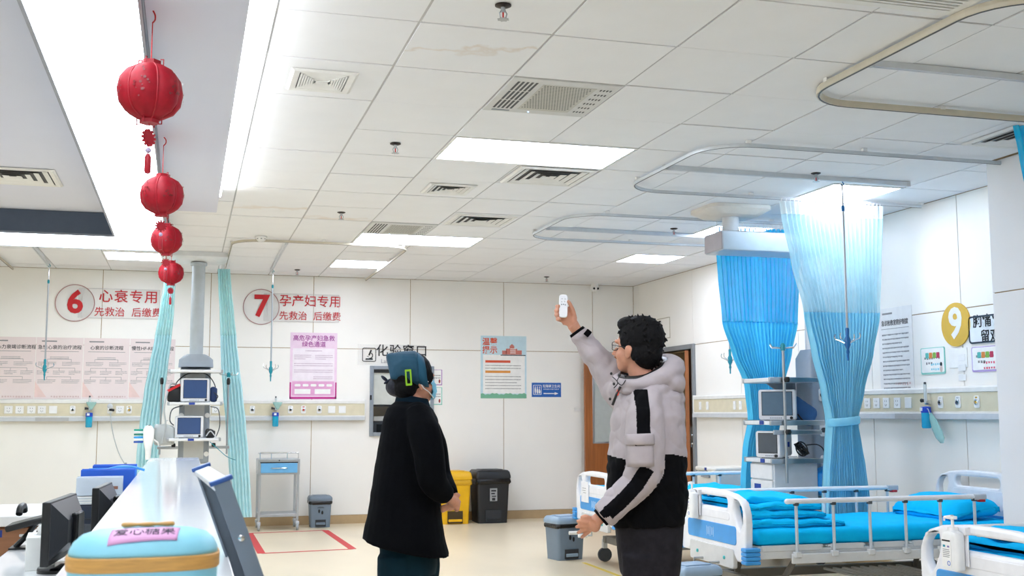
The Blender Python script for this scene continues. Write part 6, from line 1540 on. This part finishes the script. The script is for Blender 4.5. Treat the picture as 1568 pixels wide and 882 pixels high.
# hood lying on the back and round the neck
h = MB()
ringp = [P(946, 584, -.03), P(962, 589, -.10), P(990, 588, -.13), P(1016, 577, -.115), P(1030, 566, -.05), P(1030, 560, .04), P(1014, 556, .11), P(985, 562, .13), P(958, 574, .10), P(944, 580, .03)]
rr_ = [.020, .026, .036, .046, .052, .052, .046, .036, .026, .020]
sp2 = smoothpath(ringp, 4, True); rs2 = []
for k in range(len(rr_)): rs2 += [rr_[k] + (rr_[(k + 1) % len(rr_)] - rr_[k]) * m_ / 4 for m_ in range(4)]
h.tube(sp2, rs2, 12, closed=True)
h.ell(P(1026, 586, 0), (.07, .145, .065), Matrix.Rotation(R(25), 3, 'Y'), 18); h.ell(P(1010, 596, -.07), (.09, .07, .038), None, 14); h.ell(P(978, 596, -.09), (.085, .05, .022), Matrix.Rotation(R(-8), 3, 'Y'), 14); h.ell(P(950, 592, -.03), (.03, .07, .03), None, 12)
me = voxel(h, 'hood', .0065, 4, .5)
crease(me, lambda c: .007 * noise.noise(Vector((c.x * 14, c.y * 9, c.z * 22))))
put(me, 'hood', JG, jk)
inner = MB(); inner.tube([p_ + Vector((0, 0, .006)) * 0 + (P(985, 566, 0) - p_) * .16 + Vector((0, 0, .012)) for p_ in sp2], [r_ * .62 for r_ in rs2], 10, closed=True); inner.build('hood_lining', BLACK, jk, smooth='all')
# pocket with flap on the sleeve
def slab(c0, w, hgt, bul, name, m_, parent, rot=0., thick=.008, y0=0.):
    mb = MB(); vs = []; nx, ny = 8, 6
    for i in range(ny + 1):
        for k in range(nx + 1):
            u, v_ = k / nx * 2 - 1, i / ny * 2 - 1; vs.append(Vector(c0) + Matrix.Rotation(rot, 3, 'Y') @ Vector((u * w / 2, y0 + bul * (u * u) - bul * .2 * (1 - v_ * v_), v_ * hgt / 2)))
    fs = [(i * (nx + 1) + k, i * (nx + 1) + k + 1, (i + 1) * (nx + 1) + k + 1, (i + 1) * (nx + 1) + k) for i in range(ny) for k in range(nx)]
    mb.add(vs, fs); o = mb.build(name, m_, parent, smooth='all'); s_ = o.modifiers.new('t', 'SOLIDIFY'); s_.thickness = thick; s_.offset = 0; return o
po = slab(P(981, 692, -.318), .108, .125, .028, 'sleeve_pocket', JG, jk, R(-2), .014)
slab(P(981, 673, -.328), .118, .045, .03, 'pocket_flap', JG, po, R(-2), .012)
slab(P(980, 681, -.330), .04, .008, .003, 'pocket_tab', JB, po, R(-2), .004)
# cuffs
def cuff(a, c, r_, name, m_, wd=.03):
    d = (c - a).normalized(); MB().tube([c - d * wd, c - d * wd * .3, c + d * .004], [r_, r_ * 1.05, r_ * .98], 18).build(name, m_, jk, smooth=True)
cuff(armL[-2], armL[-1], .052, 'cuff', JG, .04); cuff(armL[-2], armL[-1] + (armL[-1] - armL[-2]).normalized() * .012, .042, 'inner_cuff', JB, .02)
cuff(armR[-2], armR[-1], .045, 'cuff', JG, .035); cuff(armR[-2], armR[-1] + (armR[-1] - armR[-2]).normalized() * .014, .040, 'inner_cuff', JB, .02)
MB().box(-.014, .014, -.006, .006, -.016, .016).build('cuff_tab', JB, jk, bevel=.003, loc=P(900, 510, .14), rot=(0, R(40), 0))
MB().box(-.014, .014, -.006, .006, -.016, .016).build('cuff_tab', JB, jk, bevel=.003, loc=P(925, 786, -.285), rot=(0, R(-40), 0))
# toggles, cords and a red zip pull at the collar
for px, py in ((936, 572), (949, 574), (940, 588), (934, 611), (958, 576)): MB().ell(P(px, py, -.10 if px > 940 else -.06), (.006, .006, .007)).build('toggle', BLACK, jk, smooth='all')
MB().tube(smoothpath([P(949, 576, -.115), P(945, 584, -.12), P(952, 590, -.12), P(958, 582, -.12)], 4), .0022, 6).build('draw_cord', BLACK, jk); MB().tube(smoothpath([P(938, 577, -.07), P(946, 586, -.11), P(940, 594, -.1)], 4), .0022, 6).build('draw_cord', BLACK, jk)
MB().box(-.006, .006, -.004, .004, -.014, .012).build('zip_pull', mat('orange red tag', '#e0421f', .5), jk, bevel=.002, loc=P(946, 601, -.10), rot=(0, R(15), 0))
MB().tube([P(950, 592, -.10), P(944, 604, -.10), P(938, 620, -.08)], .006, 6).build('zip_strip', BLACK, jk)
# hair
HAIR = mat('black hair', '#0a090b', .75, spec=.2, var=.3, scale=60, bump=.5, bscale=70)
hb = MB(); F, S, U, T3 = frame_of(HF)
hq = lambda a, b_, c_: hc + F * a + S * b_ + U * c_
hb.ell(hq(-.022, 0, .050), (.112, .094, .098), T3, 22); hb.ell(hq(-.062, 0, -.015), (.066, .080, .085), T3, 18); hb.ell(hq(.045, 0, .095), (.065, .070, .042), T3, 16)
for s in (-1, 1): hb.ell(hq(-.002, s * .074, .022), (.050, .016, .045), T3, 12); hb.ell(hq(-.040, s * .070, -.030), (.022, .016, .034), T3, 12)
rng = random.Random(4); strands(hb, hq(-.022, 0, .05), T3, (.108, .09, .095), 150, rng, .022, lambda v: v.z > -.35 and (v.x < .75 or v.z > .5)); strands(hb, hq(-.06, 0, -.02), T3, (.064, .078, .082), 40, rng, .014, lambda v: v.x < .1 and v.z < .4)
put(voxel(hb, 'hair', .004, 1, .3), 'hair', HAIR, mn.root)
# glasses
gl = MB()
for s in (-1, 1):
    gl.tube([hq(.098 + .004 * math.cos(t_), s * (.033) + .027 * math.cos(t_ * 2 * pi / 18), -.010 + .020 * math.sin(t_ * 2 * pi / 18)) for t_ in range(18)], .0019, 6, closed=True)
    gl.tube([hq(.098, s * .06, -.006), hq(.05, s * .081, -.006), hq(-.01, s * .088, -.008), hq(-.03, s * .084, -.025)], .0019, 6)
gl.tube([hq(.098, -.008, -.004), hq(.104, 0, -.001), hq(.098, .008, -.004)], .0017, 6)
go = gl.build('glasses', BLACK, mn.root, smooth=True)
for s in (-1, 1): MB().ell(hq(.0985, s * .033, -.010), (.0012, .026, .019), T3, 14).build('lens', mat('spectacle lens', '#dfe6ea', .05, alpha=.06), go, smooth='all')
# remote control held in the raised hand
rc = root('remote_control', 'white remote control held up in the raised hand', 'remote control', mn.o + Matrix.Rotation(-YAW, 3, 'Z') @ P(862.5, 469, .168), -YAW)
rc.rotation_euler = (R(-4), R(2), -YAW)
MB().loft([[(a, y, c_) for a, c_ in rrect(-.0205 * s, .0205 * s, -.055 * (1 - (1 - s) * .4), .055 * (1 - (1 - s) * .4), .011)] for y, s in ((-.009, .92), (-.006, 1.), (.006, 1.), (.009, .9))]).build('case', mat('white remote plastic', '#f3f4f8', .35), rc, smooth=40)
for x, z in ((-.007, .035), (.008, .034), (-.008, .020), (.006, .022), (-.009, .007), (.0, .008), (.009, .006)): MB().lathe([(.0035, .0085), (.003, .0105), (.0005, .0105)], (x, 0, z), 10, axis='y').build('button', LGREY if z > .01 else MGREY, rc, smooth=True)

# ------------------------------------------------------------------ the woman
wm = Figure('woman in a black jacket, teal surgical cap and mask seen from behind', 5.3, 628); P = wm.P
torso = [(606, 614, 654, 616, .07), (594, 624, 664, 626, .14), (587, 640, 671, 642, .18), (581, 670, 675, 672, .195), (576, 700, 674, 704, .20), (570, 740, 673, 744, .205), (563, 785, 677, 795, .215), (557, 815, 684, 838, .22), (555, 823, 687, 853, .22)]
armA = [P(640, 634, -.11), P(650, 664, -.185), P(657, 700, -.21), P(662, 733, -.20), P(674, 750, -.15), P(690, 764, -.09)]; rA = [.068, .074, .070, .066, .056, .043]      # near arm
armB = [P(640, 634, .11), P(662, 680, .2), P(672, 728, .2), P(684, 752, .12), P(694, 766, .03)]; rB = [.068, .07, .062, .052, .042]
WF = Vector((.80, .60, .10)); hc = P(634, 581, 0)
b = MB(); b.loft([wm.ring(*t_, inset=.035) for t_ in torso[:7]])
q, HT = head(b, hc, WF, .96)
limb(b, [hc + Vector((-.02, 0, -.03)), P(632, 608, 0), P(630, 630, 0)], [.05, .05, .07])
limb(b, armA, [r - .024 for r in rA]); limb(b, armB, [r - .024 for r in rB])
# clasped hands
limb(b, [P(688, 763, -.09), P(694, 767, -.07), P(697, 769, -.055)], [.022, .022, .026])
b.ell(P(696, 770, -.045), (.028, .026, .024), Matrix.Rotation(R(-35), 3, 'Y'), 14); b.ell(P(690, 775, -.02), (.03, .02, .022), Matrix.Rotation(R(-20), 3, 'Y'), 14)
limb(b, [P(690, 762, .04), P(692, 769, .02), P(691, 774, -.01)], [.022, .022, .024])
for k in range(4):      # near hand folded over the far one
    b.tube(smoothpath([P(697 + k * .5, 765 + k * 4, -.062 + k * .004), P(703 - k * .6, 768 + k * 4, -.04), P(701 - k, 772 + k * 3.4, -.012)], 3), [.0095] * 3 + [.009] * 2 + [.008, .0065], 8)
for k in range(4):      # far hand's fingers showing below
    b.tube(smoothpath([P(690 - k * 1.5, 773 + k * 1.8, -.04 - k * .004), P(681 - k, 775 + k * 2.4, -.066), P(674 + k, 777 + k * 2.0, -.06)], 3), [.0095] * 3 + [.009] * 2 + [.008, .0065], 8)
b.tube(smoothpath([P(694, 763, -.06), P(699, 757, -.06), P(704, 760, -.055)], 3), [.011, .0108, .0105, .010, .0095, .009, .007], 8)
for px, d in ((612, -.09), (636, .09)):
    h_ = P(px, 815, d); limb(b, [h_, Vector((h_.x, h_.y, .48)), Vector((h_.x - .01, h_.y, .08))], [.072, .05, .034]); b.tube([(h_.x - .04, h_.y, .05), (h_.x + .06, h_.y, .045), (h_.x + .14, h_.y, .035)], [.04, .042, .026], 10)
body = put(voxel(b, 'body', .0048, 3, .4), 'body', SKIN, wm.root); eyes(wm, q, HT, body)
# trousers and shoes
t = MB(); TEALT = mat('dark teal scrubs', '#08242e', .9, spec=.15, var=.1, bump=.3, bscale=9)
t.loft([wm.ring(*z) for z in ((578, 800, 670, 800, .17), (580, 830, 670, 830, .17), (584, 860, 668, 860, .165), (590, 880, 666, 880, .16))])
for px, d in ((610, -.085), (642, .085)):
    h_ = P(px, 850, d); limb(t, [h_, Vector((h_.x, h_.y, .45)), Vector((h_.x - .005, h_.y, .08))], [.10, .092, .085])
me = voxel(t, 'trousers', .008, 5)
crease(me, lambda c: .006 * noise.noise(Vector((c.x * 12 + c.z * 8, c.y * 8, c.z * 10))))
put(me, 'trousers', TEALT, wm.root)
for px, d in ((610, -.09), (640, .09)):
    h_ = P(px, 850, d); sh = MB().loft([[(h_.x + x, h_.y + a * w_, z0 + bz * hgt) for a, bz in rrect(-1, 1, 0, 1, .4)] for x, w_, hgt, z0 in ((-.085, .03, .05, .004), (-.055, .04, .085, .002), (.02, .044, .085, .0), (.09, .046, .06, 0), (.15, .04, .045, 0), (.18, .02, .03, .004))])
    s_ = sh.build('shoe', WHITE, wm.root, smooth='all'); MB().box(h_.x - .085, h_.x + .175, h_.y - .043, h_.y + .043, 0, .016).build('sole', LGREY, s_, bevel=.006)
# jacket
WJ = mat('black wool jacket', '#06070b', .95, spec=.1, var=.15, scale=60, bump=.25, bscale=30)
armA = armA[:-1] + [P(682, 757.5, -.12)]; armB = armB[:-1] + [P(687, 757, .09)]
j = MB(); j.loft([wm.ring(*t_, e=2.2) for t_ in torso]); limb(j, armA, rA, 18); limb(j, armB, rB, 18); j.ell(P(640, 640, -.1), .075); j.ell(P(640, 640, .1), .075)
me = voxel(j, 'jacket', .007, 5, .5)
crease(me, lambda c: .007 * (noise.noise(Vector((c.x * 10, c.y * 8, c.z * 4))) + .5 * noise.noise(Vector((c.x * 8, c.y * 5, c.z * 18)))))
jk = put(me, 'jacket', WJ, wm.root)
cr = MB()
cp = [P(632 + 25 * math.cos(a), 611 + 5 * math.cos(a) + 1.5, .072 * math.sin(a)) for a in [2 * pi * k / 24 for k in range(24)]]
cr.loft([[p_ + Vector((0, 0, -.03)) + (p_ - P(632, 612, 0)) * .12 for p_ in cp], [p_ + (p_ - P(632, 612, 0)) * .02 for p_ in cp], [p_ + Vector((0, 0, .018)) - (p_ - P(632, 612, 0)) * .08 for p_ in cp], [p_ + Vector((0, 0, .014)) - (p_ - P(632, 612, 0)) * .14 for p_ in cp]], cap=False)
cr.build('scrub_collar', mat('navy teal collar', '#081c28', .9, spec=.15), jk, smooth='all')
for s, (a_, c_) in ((1, (armA[-2], armA[-1])), (-1, (armB[-2], armB[-1]))):
    d = (c_ - a_).normalized(); MB().tube([c_ - d * .03, c_, c_ + d * .006], [.047, .046, .042], 16).build('cuff', WJ, jk, smooth=True)
# hair, bun net
F, S, U, T3 = frame_of(WF); hq = lambda a, b_, c_: hc + F * a + S * b_ + U * c_
hb = MB(); hb.ell(hq(-.012, 0, .034), (.104, .086, .098), T3, 20); hb.ell(hq(-.055, 0, -.03), (.055, .072, .06), T3, 16)
for s in (-1, 1): hb.ell(hq(.028, s * .066, .01), (.04, .014, .04), T3, 12)
put(voxel(hb, 'hair', .004, 2, .4), 'hair', HAIR, wm.root)
bn = MB(); bn.ell(P(607, 592, 0), (.052, .065, .048), None, 16); bn.ell(P(618, 598, 0), (.055, .07, .04), None, 16)
put(voxel(bn, 'bun_net', .005, 3), 'bun_net', mat('navy hair net', '#0c1022', .6, bump=.6, bscale=90), wm.root)
# surgical cap
hull = []
def elli(px, y0, y1, dh, n=14, lean=0):
    sg = lambda v: (1 if v >= 0 else -1) * abs(v) ** .7
    return [P(px + lean * math.cos(2 * pi * k / n), (y0 + y1) / 2 - (y1 - y0) / 2 * sg(math.cos(2 * pi * k / n)), dh * sg(math.sin(2 * pi * k / n))) for k in range(n)]
hull += elli(650, 547, 592, .096, 20, lean=-4); hull += elli(637, 537.5, 592, .110, 20, lean=-2); hull += elli(616, 538, 586, .108, 20); hull += [P(593, 542, -.035), P(593, 542, .035), P(598, 580, -.085), P(598, 580, .085), P(603, 560, -.085), P(603, 560, .085), P(591, 546, 0)]
bm = bmesh.new(); [bm.verts.new(p_) for p_ in hull]; bmesh.ops.convex_hull(bm, input=bm.verts); me0 = bpy.data.meshes.new('cap0'); bm.to_mesh(me0); bm.free()
cm = MB(); cm.add([v.co[:] for v in me0.vertices], [tuple(p_.vertices) for p_ in me0.polygons]); bpy.data.meshes.remove(me0)
me = voxel(cm, 'surgical_cap', .0045, 3, .5)
crease(me, lambda c: .004 * noise.noise(Vector((c.x * 16 + c.z * 10, c.y * 7, c.z * 7))))
capm = mat('teal blue cap cloth', '#0a4159', .75, var=.08, bump=.2, bscale=20)
cap = put(me, 'surgical_cap', capm, wm.root)
# turned-up band from the brow to the nape
bandp = [(P(655, 568, 0), 0)]
bd = MB(); ra = elli(653, 548, 593, .097, 26, -4); rb = elli(641, 540, 592, .108, 26, -2)
cen = P(640, 568, 0)
bd.loft([[p_ + (p_ - cen) * .01 for p_ in ra], [p_ + (p_ - cen) * .035 for p_ in [(a + c_) / 2 for a, c_ in zip(ra, rb)]], [p_ + (p_ - cen) * .02 for p_ in rb]], cap=False)
bdo = bd.build('cap_band', mat('teal cap band', '#0d4c66', .75), cap, smooth='all'); s_ = bdo.modifiers.new('t', 'SOLIDIFY'); s_.thickness = .004
lm = mat('lime green mark', '#8fc31f', .6)
plate('lime_mark', [rrect(-.0145, .0145, -.037, .037, .003), list(reversed(rrect(-.0075, .0075, -.028, .028, .002)))], .004, lm, cap, Matrix.Translation(P(625.5, 578, -.116)) @ Matrix.Rotation(R(-4), 4, 'Y') @ Matrix.Rotation(R(6), 4, 'X'))
for px, py, rt in ((589, 580, 40), (594, 584, -30)): MB().ell((0, 0, 0), (.022, .018, .008)).build('tie_bow', mat('navy tie', '#101a30', .7), cap, smooth='all', loc=P(px, py, -.02), rot=(0, R(rt), 0))
# mask
mk = MB(); vs = []; nu, nv = 12, 8
for i in range(nv + 1):
    for k in range(nu + 1):
        u, v_ = (k / nu) * 2 - 1, (i / nv) * 2 - 1
        a = .118 - .055 * abs(u) ** 2.2 - .018 * max(0, -v_) ** 2 - .012 * max(0, v_) ** 2 + .003 * math.sin(i * 2.4)
        vs.append(q(a, u * .066, -.058 + v_ * .046))
mk.add(vs, [(i * (nu + 1) + k, i * (nu + 1) + k + 1, (i + 1) * (nu + 1) + k + 1, (i + 1) * (nu + 1) + k) for i in range(nv) for k in range(nu)])
mo = mk.build('face_mask', mat('light blue mask', '#7cc3e0', .7), wm.root, smooth='all'); s_ = mo.modifiers.new('t', 'SOLIDIFY'); s_.thickness = .002
for s in (-1, 1):
    for v_ in (-1, 1): MB().tube(smoothpath([q(.062, s * .066, -.058 + v_ * .04), q(.03, s * .078, -.04 + v_ * .025), q(-.004, s * .088, -.022 + v_ * .022), q(-.018, s * .088, -.02)], 3), .0024, 6).build('ear_loop', WHITE, mo, smooth=True)
bpy.data.scenes.remove(BAKE)
